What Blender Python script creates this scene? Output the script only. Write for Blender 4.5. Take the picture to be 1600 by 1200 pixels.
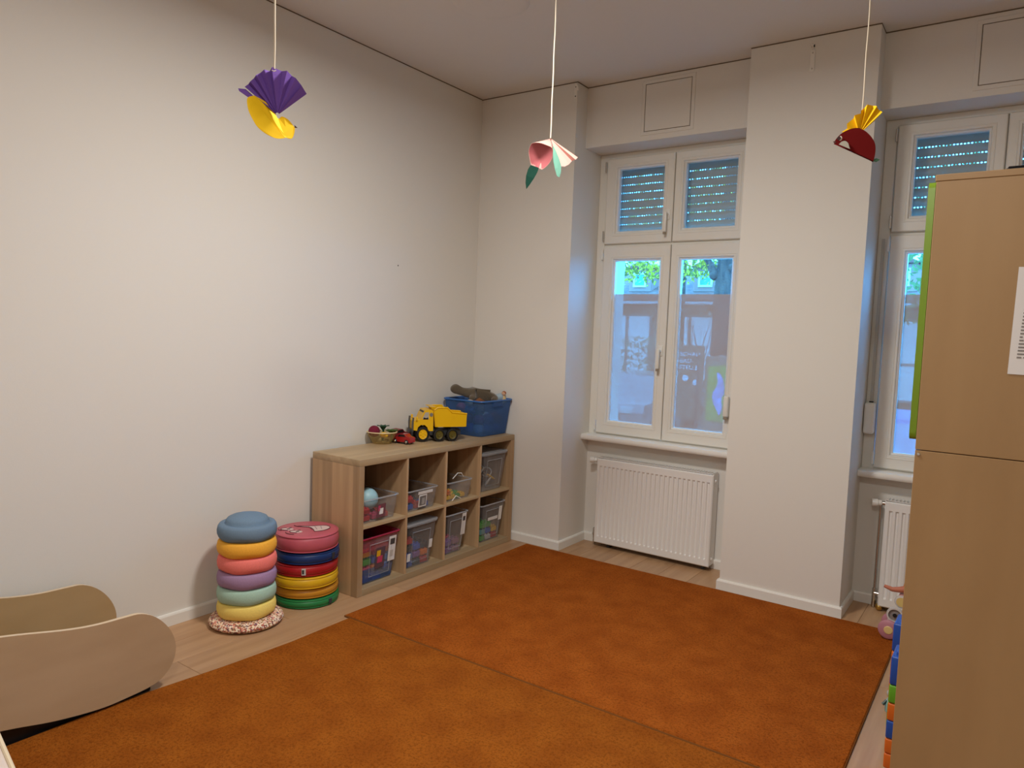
import bpy, bmesh, math, random
from mathutils import Vector, Matrix
random.seed(7)
for o in list(bpy.data.objects): bpy.data.objects.remove(o)
SC = bpy.context.scene
COL = SC.collection
pi = math.pi

# ------------------------------------------------------------------ camera
CAM = Vector((3.30929, -4.21130, 1.50642))
yaw, pitch, roll, FPX = 0.6120, -0.0744, 0.0377, 1123.26
fwd = Vector((-math.sin(yaw)*math.cos(pitch), math.cos(yaw)*math.cos(pitch), math.sin(pitch)))
rt = Vector((math.cos(yaw), math.sin(yaw), 0.0)); up = rt.cross(fwd)
r2 = rt*math.cos(roll)+up*math.sin(roll); u2 = up*math.cos(roll)-rt*math.sin(roll)
cd = bpy.data.cameras.new('camera'); cam = bpy.data.objects.new('camera', cd); COL.objects.link(cam)
cd.sensor_width = 36; cd.lens = FPX/1600*36; cd.clip_start = .02; cd.clip_end = 300
M = Matrix.Identity(4)
for i in range(3):
    M[i][0] = r2[i]; M[i][1] = u2[i]; M[i][2] = -fwd[i]; M[i][3] = CAM[i]
cam.matrix_world = M
SC.camera = cam

# ------------------------------------------------------------------ sky, lamps, exposure
W = bpy.data.worlds.new('sky'); SC.world = W; W.use_nodes = True
bg = W.node_tree.nodes['Background']; bg.inputs[0].default_value = (0.045, 0.40, 1.0, 1); bg.inputs[1].default_value = 20.0
SC.view_settings.view_transform = 'Standard'; SC.view_settings.look = 'None'
SC.view_settings.gamma = 1; SC.view_settings.use_curve_mapping = False
SC.view_settings.exposure = 0.0
SC.cycles.diffuse_bounces = 5; SC.cycles.max_bounces = 8; SC.cycles.transparent_max_bounces = 16
LAMP_COL = (1.0, 0.955, 0.90)
def area(name, loc, size, watts, col):
    l = bpy.data.lights.new(name, 'AREA'); l.shape = 'DISK'; l.size = size; l.energy = watts; l.color = col
    o = bpy.data.objects.new(name, l); o.location = loc; COL.objects.link(o); return o
LAMPS = ((1.85, -2.15, 3.02, 58), (2.95, -4.20, 3.02, 37))
for lx, ly, lz, lw in LAMPS: area('lamp_light', (lx, ly, lz), .34, lw, LAMP_COL)

# ------------------------------------------------------------------ helpers
def tag(o, label=None, cat=None, group=None, kind=None):
    if label: o['label'] = label
    if cat: o['category'] = cat
    if group: o['group'] = group
    if kind: o['kind'] = kind
    return o
def thing(name, label, cat, loc=(0,0,0), rz=0, group=None, kind=None):
    o = bpy.data.objects.new(name, None); COL.objects.link(o); o.empty_display_size = .05
    o.location = loc; o.rotation_euler = (0,0,rz)
    return tag(o, label, cat, group, kind)
class MB:
    def __init__(s): s.v = []; s.f = []; s.m = []; s.cur = 0
    def add(s, vs, fs):
        b = len(s.v); s.v += [tuple(p) for p in vs]; s.f += [tuple(b+i for i in f) for f in fs]; s.m += [s.cur]*len(fs); return s
    def box(s, lo, hi, bev=0, seg=1, M=None):
        bm = bmesh.new(); bmesh.ops.create_cube(bm, size=1)
        for v in bm.verts: v.co = Vector([(lo[i]+hi[i])/2 + v.co[i]*(hi[i]-lo[i]) for i in range(3)])
        if bev: bmesh.ops.bevel(bm, geom=list(bm.edges), offset=bev, segments=seg, profile=.5, affect='EDGES')
        return s.bm(bm, M)
    def bm(s, bm, M=None):
        bm.verts.index_update()
        vs = [(M @ v.co if M else v.co) for v in bm.verts]
        s.add(vs, [[v.index for v in f.verts] for f in bm.faces]); bm.free(); return s
    def lathe(s, prof, n=32, M=None, mod=None, a0=0, a1=2*pi):
        full = abs(a1-a0-2*pi) < 1e-6; k = n if full else n+1
        vs = []; idx = []
        for (r, z) in prof:
            row = []
            if r < 1e-6: vs.append((0,0,z)); row = [len(vs)-1]*k
            else:
                for j in range(k):
                    a = a0+(a1-a0)*j/n; p = (r*math.cos(a), r*math.sin(a), z)
                    if mod: p = mod(p, a)
                    vs.append(p); row.append(len(vs)-1)
            idx.append(row)
        fs = []
        for i in range(len(prof)-1):
            for j in range(n):
                j2 = (j+1) % k
                q = [idx[i][j], idx[i][j2], idx[i+1][j2], idx[i+1][j]]
                q2 = []
                for t in q:
                    if t not in q2: q2.append(t)
                if len(q2) > 2: fs.append(q2)
        if M: vs = [M @ Vector(p) for p in vs]
        return s.add(vs, fs)
    def tube(s, pts, r, n=8, caps=True, closed=False):
        pts = [Vector(p) for p in pts]; N = len(pts); rings = []; vs = []; fs = []
        rr = r if isinstance(r, (list, tuple)) else [r]*N
        prev = None
        for i, p in enumerate(pts):
            if closed: t = (pts[(i+1) % N]-pts[i-1])
            else: t = pts[min(i+1, N-1)]-pts[max(i-1, 0)]
            t.normalize()
            if prev is None:
                a = Vector((0,0,1)) if abs(t.z) < .9 else Vector((1,0,0)); nrm = (a-t*a.dot(t)).normalized()
            else: nrm = (prev-t*prev.dot(t)).normalized()
            prev = nrm; b = t.cross(nrm); ring = []
            for j in range(n):
                a = 2*pi*j/n; vs.append(p+(nrm*math.cos(a)+b*math.sin(a))*rr[i]); ring.append(len(vs)-1)
            rings.append(ring)
        for i in range(N if closed else N-1):
            A, B = rings[i], rings[(i+1) % N]
            for j in range(n): fs.append((A[j], A[(j+1)%n], B[(j+1)%n], B[j]))
        if caps and not closed: fs.append(tuple(reversed(rings[0]))); fs.append(tuple(rings[-1]))
        return s.add(vs, fs)
    def cyl(s, p0, p1, r, n=24, r1=None): return s.tube([p0, p1], [r, r if r1 is None else r1], n)
    def prism(s, poly, a, b, ax='X', M=None):
        # polygon in the plane normal to ax, pushed from a to b
        def P(u, v, w): return {'X': (w,u,v), 'Y': (u,w,v), 'Z': (u,v,w)}[ax]
        n = len(poly); vs = [P(u,v,a) for u,v in poly]+[P(u,v,b) for u,v in poly]
        if M: vs = [M @ Vector(p) for p in vs]
        return s.add(vs, [tuple(range(n))[::-1], tuple(range(n, 2*n))]+[(i,(i+1)%n,n+(i+1)%n,n+i) for i in range(n)])
    def sphere(s, c, r, n=16, m=10, sq=(1,1,1), M=None):
        prof = [(math.sin(pi*i/m), -math.cos(pi*i/m)) for i in range(m+1)]; prof[0] = (0,-1); prof[-1] = (0,1)
        T = Matrix.Translation(c) @ Matrix.Diagonal((r*sq[0], r*sq[1], r*sq[2], 1))
        return s.lathe(prof, n, (M @ T) if M else T)
    def ring(s, o, i, y0, y1, bev=0, bev_in=0):
        # rectangular ring in XZ: o, i = (x0,x1,z0,z1), between y0 (room side) and y1
        def rc(q, d=0): return [(q[0]+d,q[2]+d),(q[1]-d,q[2]+d),(q[1]-d,q[3]-d),(q[0]+d,q[3]-d)]
        loops = [(rc(o), y1), (rc(o), y0+bev), (rc(o, bev), y0), (rc(i, -bev_in), y0), (rc(i), y0+bev_in), (rc(i), y1)]
        vs = []; fs = []
        for L, y in loops: vs += [(x, y, z) for x, z in L]
        for k in range(6):
            a = k*4; b = ((k+1) % 6)*4
            for j in range(4): fs.append((a+j, a+(j+1)%4, b+(j+1)%4, b+j))
        return s.add(vs, fs)
    def build(s, name, mats, parent=None, smooth=35, loc=None, rot=None):
        me = bpy.data.meshes.new(name); me.from_pydata(s.v, [], s.f)
        if not isinstance(mats, (list, tuple)): mats = [mats]
        for m in mats: me.materials.append(m)
        if len(mats) > 1: me.polygons.foreach_set('material_index', s.m)
        bm = bmesh.new(); bm.from_mesh(me); bmesh.ops.recalc_face_normals(bm, faces=bm.faces); bm.to_mesh(me); bm.free()
        if smooth:
            me.polygons.foreach_set('use_smooth', [True]*len(me.polygons)); me.set_sharp_from_angle(angle=math.radians(smooth))
        me.update()
        o = bpy.data.objects.new(name, me); COL.objects.link(o)
        if parent: o.parent = parent
        if loc: o.location = loc
        if rot: o.rotation_euler = rot
        return o
def B(name, lo, hi, m, parent=None, bev=0, seg=1): return MB().box(lo, hi, bev, seg).build(name, m, parent)
def copy_tree(o, parent=None):
    c = o.copy(); COL.objects.link(c); c.parent = parent
    for ch in o.children: copy_tree(ch, c)
    return c
def round_rect(x0, x1, y0, y1, r, n=5):
    out = []
    for cx, cy, a in ((x1-r,y1-r,0),(x0+r,y1-r,pi/2),(x0+r,y0+r,pi),(x1-r,y0+r,1.5*pi)):
        for k in range(n+1): out.append((cx+r*math.cos(a+pi/2*k/n), cy+r*math.sin(a+pi/2*k/n)))
    return out
def smooth_curve(pts, k=6, closed=False):
    # Catmull-Rom through 2-D or 3-D points
    P = [Vector(p) for p in pts]; n = len(P); out = []
    for i in range(n if closed else n-1):
        p0 = P[i-1] if (closed or i > 0) else P[i]; p1 = P[i]; p2 = P[(i+1) % n]
        p3 = P[(i+2) % n] if (closed or i+2 < n) else p2
        for j in range(k):
            t = j/k
            out.append(.5*((2*p1)+(p2-p0)*t+(2*p0-5*p1+4*p2-p3)*t*t+(3*p1-p0-3*p2+p3)*t**3))
    if not closed: out.append(P[-1])
    return out

# ------------------------------------------------------------------ materials
def lin(c):
    if isinstance(c, str): c = [int(c[i:i+2], 16)/255 for i in (0,2,4)]
    else: return (*c, 1)
    return (*[(x/12.92 if x <= .04045 else ((x+.055)/1.055)**2.4) for x in c], 1)
def mat(name, col, rough=.5, spec=.4, metal=0, noise=None, bump=None, col2=None, coat=0, sheen=0, rand=0):
    m = bpy.data.materials.new(name); m.use_nodes = True; nt = m.node_tree; N = nt.nodes; L = nt.links
    p = N['Principled BSDF']; c = lin(col)
    p.inputs['Base Color'].default_value = c; p.inputs['Roughness'].default_value = rough
    p.inputs['Specular IOR Level'].default_value = spec; p.inputs['Metallic'].default_value = metal
    if coat: p.inputs['Coat Weight'].default_value = coat
    if sheen: p.inputs['Sheen Weight'].default_value = sheen
    tc = N.new('ShaderNodeTexCoord')
    if noise:
        sc, amt = noise[:2]; st = noise[2] if len(noise) > 2 else (1,1,1)
        mp = N.new('ShaderNodeMapping'); mp.inputs['Scale'].default_value = st; L.new(tc.outputs['Object'], mp.inputs[0])
        nz = N.new('ShaderNodeTexNoise'); nz.inputs['Scale'].default_value = sc; nz.inputs['Detail'].default_value = 5
        L.new(mp.outputs[0], nz.inputs['Vector'])
        rp = N.new('ShaderNodeValToRGB'); d = lin(col2) if col2 else tuple(x*(1-amt) for x in c[:3])+(1,)
        rp.color_ramp.elements[0].position = .3; rp.color_ramp.elements[0].color = d
        rp.color_ramp.elements[1].position = .7; rp.color_ramp.elements[1].color = c
        L.new(nz.outputs['Fac'], rp.inputs[0]); src = rp.outputs[0]
        if rand:
            oi = N.new('ShaderNodeObjectInfo'); hs = N.new('ShaderNodeHueSaturation')
            mr = N.new('ShaderNodeMapRange'); mr.inputs[3].default_value = 1-rand; mr.inputs[4].default_value = 1+rand
            L.new(oi.outputs['Random'], mr.inputs[0]); L.new(mr.outputs[0], hs.inputs['Value']); L.new(src, hs.inputs['Color']); src = hs.outputs[0]
            ad = N.new('ShaderNodeVectorMath'); ad.operation = 'ADD'; L.new(tc.outputs['Object'], ad.inputs[0]); L.new(oi.outputs['Random'], ad.inputs[1])
            L.new(ad.outputs[0], mp.inputs[0])
        L.new(src, p.inputs['Base Color'])
    if bump:
        nb = N.new('ShaderNodeTexNoise'); nb.inputs['Scale'].default_value = bump[0]; nb.inputs['Detail'].default_value = 4
        L.new(tc.outputs['Object'], nb.inputs['Vector'])
        bp = N.new('ShaderNodeBump'); bp.inputs['Strength'].default_value = bump[1]; bp.inputs['Distance'].default_value = bump[2]
        L.new(nb.outputs['Fac'], bp.inputs['Height']); L.new(bp.outputs[0], p.inputs['Normal'])
    return m
def clear(name, tint, fac, col, rough=.15, translucent=0, rim=.3):
    # see-through plastic or glass: mostly transparent, the rest a thin plastic skin with gloss
    m = bpy.data.materials.new(name); m.use_nodes = True; nt = m.node_tree; N = nt.nodes; L = nt.links
    out = N['Material Output']; p = N['Principled BSDF']; p.inputs['Base Color'].default_value = lin(col); p.inputs['Roughness'].default_value = rough
    tr = N.new('ShaderNodeBsdfTransparent'); tr.inputs[0].default_value = lin(tint)
    skin = p.outputs[0]
    if translucent:
        tl = N.new('ShaderNodeBsdfTranslucent'); tl.inputs[0].default_value = lin(col)
        mx2 = N.new('ShaderNodeMixShader'); mx2.inputs[0].default_value = translucent; L.new(p.outputs[0], mx2.inputs[1]); L.new(tl.outputs[0], mx2.inputs[2]); skin = mx2.outputs[0]
    mx = N.new('ShaderNodeMixShader')
    lw = N.new('ShaderNodeLayerWeight'); lw.inputs[0].default_value = .25
    mr = N.new('ShaderNodeMapRange'); mr.inputs[3].default_value = fac; mr.inputs[4].default_value = min(1, fac+rim)
    L.new(lw.outputs['Fresnel'], mr.inputs[0]); L.new(mr.outputs[0], mx.inputs[0])
    L.new(tr.outputs[0], mx.inputs[1]); L.new(skin, mx.inputs[2]); L.new(mx.outputs[0], out.inputs[0])
    return m
def speckle(name, cols, scale):
    m = mat(name, cols[0], .8); N = m.node_tree.nodes; L = m.node_tree.links
    tc = N.new('ShaderNodeTexCoord'); v = N.new('ShaderNodeTexVoronoi'); v.inputs['Scale'].default_value = scale; L.new(tc.outputs['Object'], v.inputs['Vector'])
    sp = N.new('ShaderNodeSeparateColor'); L.new(v.outputs['Color'], sp.inputs[0])
    rp = N.new('ShaderNodeValToRGB'); rp.color_ramp.interpolation = 'CONSTANT'
    E_ = rp.color_ramp.elements
    while len(E_) < len(cols): E_.new(.5)
    for i, c in enumerate(cols): E_[i].position = i/len(cols); E_[i].color = lin(c)
    L.new(sp.outputs[0], rp.inputs[0]); L.new(rp.outputs[0], N['Principled BSDF'].inputs['Base Color'])
    return m
def carpet(name, c1, c2, c3):
    m = mat(name, c1, .95, .05); N = m.node_tree.nodes; L = m.node_tree.links; p = N['Principled BSDF']
    tc = N.new('ShaderNodeTexCoord')
    def nz(s, d=3):
        n = N.new('ShaderNodeTexNoise'); n.inputs['Scale'].default_value = s; n.inputs['Detail'].default_value = d; L.new(tc.outputs['Object'], n.inputs['Vector']); return n
    big, fine, mid = nz(7, 8), nz(200, 3), nz(85, 5)
    r1 = N.new('ShaderNodeValToRGB'); r1.color_ramp.elements[0].position = .36; r1.color_ramp.elements[1].position = .64
    r1.color_ramp.elements[0].color = lin(c2); r1.color_ramp.elements[1].color = lin(c1); L.new(big.outputs['Fac'], r1.inputs[0])
    ma = N.new('ShaderNodeMath'); ma.operation = 'ADD'; L.new(fine.outputs['Fac'], ma.inputs[0]); L.new(mid.outputs['Fac'], ma.inputs[1])
    mr = N.new('ShaderNodeMapRange'); mr.inputs[1].default_value = .80; mr.inputs[2].default_value = 1.06; mr.inputs[3].default_value = .62; mr.inputs[4].default_value = 0; L.new(ma.outputs[0], mr.inputs[0])
    mx = N.new('ShaderNodeMix'); mx.data_type = 'RGBA'; L.new(mr.outputs[0], mx.inputs[0]); L.new(r1.outputs[0], mx.inputs[6]); mx.inputs[7].default_value = lin(c3)
    L.new(mx.outputs[2], p.inputs['Base Color'])
    bp = N.new('ShaderNodeBump'); bp.inputs['Strength'].default_value = .9; bp.inputs['Distance'].default_value = .006; L.new(ma.outputs[0], bp.inputs['Height']); L.new(bp.outputs[0], p.inputs['Normal'])
    return m
def wood(name, c1, c2, axis, scale=9, stretch=14, rough=.45, stripes=0, rand=0, coat=0):
    # grain stretched along axis; stripes: width of lighter and darker staves
    st = [1,1,1]; st['XYZ'.index(axis)] = 1/stretch
    m = mat(name, c1, rough, .35, noise=(scale, 0, st), col2=c2, rand=rand, coat=coat)
    if stripes:
        nt = m.node_tree; N = nt.nodes; L = nt.links; p = N['Principled BSDF']; src = p.inputs['Base Color'].links[0].from_socket
        tc = N.new('ShaderNodeTexCoord'); sp = N.new('ShaderNodeSeparateXYZ'); L.new(tc.outputs['Object'], sp.inputs[0])
        oth = [a for a in 'XYZ' if a != axis]
        ad = N.new('ShaderNodeMath'); ad.operation = 'ADD'; L.new(sp.outputs[oth[0]], ad.inputs[0]); L.new(sp.outputs[oth[1]], ad.inputs[1])
        dv = N.new('ShaderNodeMath'); dv.operation = 'DIVIDE'; dv.inputs[1].default_value = stripes; L.new(ad.outputs[0], dv.inputs[0])
        fl = N.new('ShaderNodeMath'); fl.operation = 'FLOOR'; L.new(dv.outputs[0], fl.inputs[0])
        wn = N.new('ShaderNodeTexWhiteNoise'); wn.noise_dimensions = '1D'; L.new(fl.outputs[0], wn.inputs['W'])
        mr = N.new('ShaderNodeMapRange'); mr.inputs[3].default_value = .76; mr.inputs[4].default_value = 1.12; L.new(wn.outputs['Value'], mr.inputs[0])
        hs = N.new('ShaderNodeHueSaturation'); L.new(mr.outputs[0], hs.inputs['Value']); L.new(src, hs.inputs['Color']); L.new(hs.outputs[0], p.inputs['Base Color'])
    return m

WALL = mat('wall_paint', (.74,.715,.665), .85, .2, bump=(160,.12,.002))
CEIL = mat('ceiling_paint', (.72,.70,.67), .9, .15, bump=(120,.1,.002))
CRACK = mat('joint_crack', (.16,.125,.09), .9, .1)  # own grey-brown of the crack line at ceiling and panel joints
GLOSSW = mat('white_gloss_paint', (.80,.785,.74), .35, .5)
WINW = mat('window_paint', (.76,.74,.68), .32, .5)
RADW = mat('radiator_enamel', (.80,.785,.76), .3, .5)
PLANK = wood('oak_laminate', (.50,.305,.165), (.38,.215,.11), 'Y', 22, 16, .38, rand=.10)
GROUT = mat('plank_joint', (.10,.065,.04), .8)
OAK = wood('oak_foil_upright', (.53,.355,.20), (.42,.27,.145), 'Z', 26, 22, .5, stripes=.085)
OAKY = wood('oak_foil_lengthwise', (.50,.365,.215), (.40,.28,.155), 'Y', 26, 22, .45, stripes=.09)
SHADEB = wood('shaded_shelf_back', (.085,.045,.02), (.06,.032,.015), 'Z', 26, 22, .6)  # near-black brown: the compartments' deep shade is put into this colour
BEECH = wood('beech_laminate', (.375,.238,.112), (.33,.203,.092), 'Z', 7, 5, .4)
PLY = wood('birch_plywood', (.48,.34,.205), (.41,.28,.16), 'Y', 6, 3, .45)
PLYIN = wood('birch_plywood_inner', (.46,.31,.155), (.40,.26,.12), 'Y', 6, 3, .45)
PLYEDGE = mat('plywood_edge', (.66,.52,.36), .55)
RUGA = carpet('rust_carpet', (.380,.100,.012), (.295,.071,.008), (.16,.033,.003))
RUGB = carpet('ochre_carpet', (.340,.100,.011), (.272,.073,.008), (.155,.036,.003))
BIND = mat('carpet_binding', (.20,.075,.02), .95, .02)
GREENP = mat('green_door_edge', (.18,.30,.02), .35)
CHROME = mat('chrome', (.62,.60,.57), .22, metal=1)
BRASS = mat('brass', (.62,.42,.12), .3, metal=1)
DARK = mat('black_plastic', (.012,.012,.014), .4)
DGREY = mat('dark_grey_plastic', (.035,.037,.042), .45)
SHUT = mat('shutter_slat', (.50,.50,.46), .6)
PAPER = mat('white_paper', (.72,.71,.70), .7)
INK = mat('ink', (.06,.05,.05), .7)
GLASS = clear('window_glass', (.93,.96,.97), .03, (.8,.85,.88), .02)
FILM = clear('privacy_film', (.80,.66,.64), .50, (.66,.585,.54), .6, 0, .05)
PLASTIC = clear('clear_box_plastic', (.93,.93,.94), .035, (.70,.70,.71), .15, 0, .16)
RIMP = clear('clear_box_rim', (.85,.87,.89), .25, (.72,.73,.76), .25)
PINKP = clear('pink_box_rim', (.85,.15,.30), .55, (.55,.03,.11), .3)
BLUEBIN = clear('blue_translucent_plastic', (.55,.72,.95), .32, (.17,.33,.60), .3, .4, .2)
BOWLP = clear('clear_bowl_plastic', (.95,.90,.74), .10, (.70,.58,.34), .15, 0, .2)
STRING = mat('cotton_string', (.66,.58,.45), .9)
def plain(n, c, r=.5, **k): return mat(n, c, r, **k)
P = {}
def paint(n, c, r=.45, **k):
    if n not in P: P[n] = mat(n, c, r, **k)
    return P[n]

# ------------------------------------------------------------------ room shell
H = 3.1635
P1, P2A, P2B, P3 = .7935, 1.9345, 2.6046, 3.7500
XR, YF = 5.30, -5.60
DW, DT = .36, .139            # depth of the radiator niches, of the lintels
floor = tag(B('floor', (-.2, YF-.2, -.10), (XR+.2, .82, -.006), GROUT), kind='structure')
pw = .193; cache = {}
row = 0; x = 0.0
while x < XR:
    w = min(pw, XR-x)-.0015
    y = YF - random.uniform(0, 1.2)
    while y < DW:
        y0 = max(y, YF); y1 = min(y+1.285, DW)
        if y1-y0 > .02:
            key = (round(w,4), round(y1-y0-.0015,4))
            if key not in cache: cache[key] = None
            if cache[key] is None:
                o = MB().box((0,0,-.006), (key[0], key[1], 0), .0008).build('plank', PLANK, floor, 0); cache[key] = o.data
            else:
                o = bpy.data.objects.new('plank', cache[key]); COL.objects.link(o); o.parent = floor
            o.location = (x, y0, 0)
        y += 1.285
    x += pw; row += 1
tag(B('ceiling', (-.2, YF-.2, H), (XR+.2, .82, H+.15), CEIL), kind='structure')
tag(B('wall_left', (-.2, YF-.2, 0), (0, .82, H), WALL), kind='structure')
tag(B('wall_right', (XR, YF-.2, 0), (XR+.2, .82, H), WALL), kind='structure')
tag(B('wall_front', (0, YF-.2, 0), (XR, YF, H), WALL), kind='structure')
# back wall: one solid with two window bays cut out
xs = [0, P1, P2A, P2B, P3, XR]; ys = [0, DT, DW, .82]; zs = [0, .75, 2.76, H]
def solid(i, j, k):
    if i < 0 or j < 0 or k < 0 or i > 4 or j > 2 or k > 2: return False
    if i in (0, 2, 4): return True
    return (k == 2 and j >= 1) or (k == 0 and j >= 2)
mb = MB(); vid = {}
def V_(i, j, k):
    if (i,j,k) not in vid: vid[(i,j,k)] = len(mb.v); mb.v.append((xs[i], ys[j], zs[k]))
    return vid[(i,j,k)]
for i in range(5):
    for j in range(3):
        for k in range(3):
            if not solid(i,j,k): continue
            for d, q in (((-1,0,0), [(0,0,0),(0,1,0),(0,1,1),(0,0,1)]), ((1,0,0), [(1,0,0),(1,1,0),(1,1,1),(1,0,1)]),
                         ((0,-1,0), [(0,0,0),(1,0,0),(1,0,1),(0,0,1)]), ((0,1,0), [(0,1,0),(1,1,0),(1,1,1),(0,1,1)]),
                         ((0,0,-1), [(0,0,0),(1,0,0),(1,1,0),(0,1,0)]), ((0,0,1), [(0,0,1),(1,0,1),(1,1,1),(0,1,1)])):
                if not solid(i+d[0], j+d[1], k+d[2]):
                    mb.f.append(tuple(V_(i+a, j+b, k+c) for a,b,c in q)); mb.m.append(0)
tag(mb.build('wall_back', WALL, smooth=0), kind='structure')

def sweep(name, path, prof, m):
    # prof: (offset to the room side, z); path walked with the room on its right
    n = len(path); rows = []
    for i in range(n):
        p = Vector(path[i]); d0 = (p-Vector(path[i-1])).normalized() if i else None
        d1 = (Vector(path[i+1])-p).normalized() if i < n-1 else None
        if d0 is None: nn = Vector((d1.y,-d1.x)); k = 1
        elif d1 is None: nn = Vector((d0.y,-d0.x)); k = 1
        else:
            a = Vector((d0.y,-d0.x)); b = Vector((d1.y,-d1.x)); nn = (a+b).normalized(); k = 1/nn.dot(a)
        rows.append([(p.x+nn.x*k*o, p.y+nn.y*k*o, z) for o, z in prof])
    mb = MB(); L = len(prof); vs = [v for r in rows for v in r]; fs = []
    for i in range(n-1):
        for j in range(L): fs.append((i*L+j, i*L+(j+1)%L, (i+1)*L+(j+1)%L, (i+1)*L+j))
    fs.append(tuple(range(L))); fs.append(tuple(range((n-1)*L, n*L)))
    return mb.add(vs, fs).build(name, m, smooth=0)
BBP = [(.0005,.0005), (.015,.0005), (.015,.052), (.011,.060), (.0005,.062)]
tag(sweep('baseboard_left', [(0,YF+.02),(0,-.016)], BBP, GLOSSW), kind='structure')
bbpath = [(0.016,0),(P1,0),(P1,DW),(P2A,DW),(P2A,0),(P2B,0),(P2B,DW),(P3,DW),(P3,0),(XR-.02,0)]
tag(sweep('baseboard_back', bbpath, BBP, GLOSSW), kind='structure')
CRP = [(.0003,H-.006), (.0016,H-.006), (.0016,H-.0002), (.0003,H-.0002)]
tag(sweep('trim_1', [(0,YF+.02),(0,-.001)], CRP, CRACK), kind='structure')
tag(sweep('trim_2', [(.002,0),(P1,0),(P1,DT),(P2A,DT),(P2A,0),(P2B,0),(P2B,DT),(P3,DT),(P3,0),(XR-.02,0)], CRP, CRACK), kind='structure')

# ------------------------------------------------------------------ windows
def handle(parent, x, z, tip=DARK, y=.345):
    mb = MB().box((x-.016,y-.010,z-.035), (x+.016,y,z+.035), .004, 2)
    h = mb.build('handle', WINW, parent)
    mb = MB().cyl((x,y-.009,z), (x,y-.045,z), .009, 12); mb.box((x-.011,y-.055,z-.12), (x+.011,y-.036,z+.012), .006, 2)
    mb.build('handle_lever', WINW, parent)
    B('handle_tip', (x-.009,y-.053,z-.135), (x+.009,y-.039,z-.1195), paint('handle_tip_taupe', (.30,.25,.19)), parent, .002)
def window(n, x0, x1):
    w = thing('window_%d' % n, None, None, ((x0+x1)/2, DW, .75), kind='structure')
    def L(o): o.location = (-(x0+x1)/2, -DW, -.75); return o
    xm = (x0+x1)/2
    fr = L(MB().ring((x0+.0005,x1-.0005,.7505,2.7595), (x0+.062,x1-.062,.815,2.715), .3605, .43, .004, .004).build('frame', WINW, w))
    L(B('transom', (x0+.0625,.366,2.118), (x1-.0625,.43,2.140), WINW, w))
    L(B('mullion', (xm-.012,.368,.8155), (xm+.012,.43,2.7145), CRACK if 0 else WINW, w))
    prof = [(.36,.752),(.255,.752),(.250,.758),(.248,.772),(.252,.786),(.262,.790),(.36,.791)]
    L(MB().prism(prof, x0+.001, x1-.001, 'X').build('sill', GLOSSW, w))
    for side in (0, 1):
        a, b = ((x0+.066, xm-.003), (xm+.003, x1-.066))[side]
        gl, gr = ((.080,.066), (.058,.080))[side]
        for lev in (0, 1):
            z0, z1 = ((.800, 2.118), (2.136, 2.722))[lev]
            gz0, gz1 = ((.880, 2.028), (2.208, 2.658))[lev]
            s = L(MB().ring((a,b,z0,z1), (a+gl,b-gr,gz0,gz1), .342, .400, .005, .004).build('sash', WINW, w))
            MB().ring((a+gl-.001,b-gr+.001,gz0-.001,gz1+.001), (a+gl+.012,b-gr-.012,gz0+.014,gz1-.012), .352, .396, .003, .008).build('glazing_bead', GLOSSW, s)
            # a groove line around the glass, proud moulding
            MB().ring((a+gl-.020,b-gr+.020,gz0-.020,gz1+.020), (a+gl-.014,b-gr+.014,gz0-.014,gz1+.014), .3395, .345, .001, .001).build('moulding', WINW, s)
            B('pane', (a+gl+.010,.384,gz0+.012), (b-gr-.010,.388,gz1-.010), GLASS, s)
            if lev == 0: B('privacy_film', (a+gl+.0125,.3815,gz0+.0145), (b-gr-.0125,.3835,1.790), FILM, s)
            hx = a-.006 if side == 0 else b+.006
            for hz in (z0+.055, z1-.055):
                MB().cyl((hx,.338,hz-.035), (hx,.338,hz+.035), .0065, 10).build('hinge', CHROME if lev else GLOSSW, s)
            if side == 0: handle(s, b-.032, (1.405, 2.315)[lev])
    # roller shutter let down behind the upper sashes
    sh = L(MB().box((x0+.02,.560,2.735), (x1-.02,.575,2.757)).build('roller_shutter', SHUT, w))
    for s_ in (x0+.012, x1-.030):
        B('guide_rail', (s_,.490,2.10), (s_+.018,.530,2.757), SHUT, sh)
    slat = None; pitch_ = .0555
    for k in range(11):
        z = 2.128+k*pitch_
        if slat is None:
            prof = [(.500,0),(.494,.012),(.491,.025),(.494,.037),(.500,.0485),(.506,.0485),(.502,.037),(.499,.025),(.502,.012),(.506,0)]
            mb = MB().prism(prof, x0+.034, x1-.034, 'X')
            xx = x0+.04
            while xx < x1-.045:
                mb.box((xx,.501,.0480), (xx+.0085,.505,pitch_+.0005)); xx += .0170
            slat = mb.build('slat', SHUT, sh); slat.location = (0,0,z)
        else:
            o = slat.copy(); COL.objects.link(o); o.parent = sh; o.location = (0,0,z)
    return w, L
w1, L1 = window(1, P1, P2A)
w2, L2 = window(2, P2B, P3)
# shutter pull on the right casement of window 1, belt winder on the frame of window 2
g = L1(B('pull_handle', (1.789,.300,1.005), (1.822,.338,1.140), WINW, w1, .010, 3)); B('pull_tip', (1.792,.303,.990), (1.819,.332,1.0045), paint('handle_tip_taupe', (.30,.25,.19)), g, .003)
g = L2(MB().box((2.608,.292,.995), (2.664,.3595,1.172), .012, 3).build('belt_winder', GLOSSW, w2))
B('belt', (2.628,.345,1.1725), (2.644,.348,2.10), mat('belt_web', (.50,.49,.46), .8), g)
B('belt_slot', (2.626,.330,1.1722), (2.648,.350,1.179), DARK, g, .001)

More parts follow.
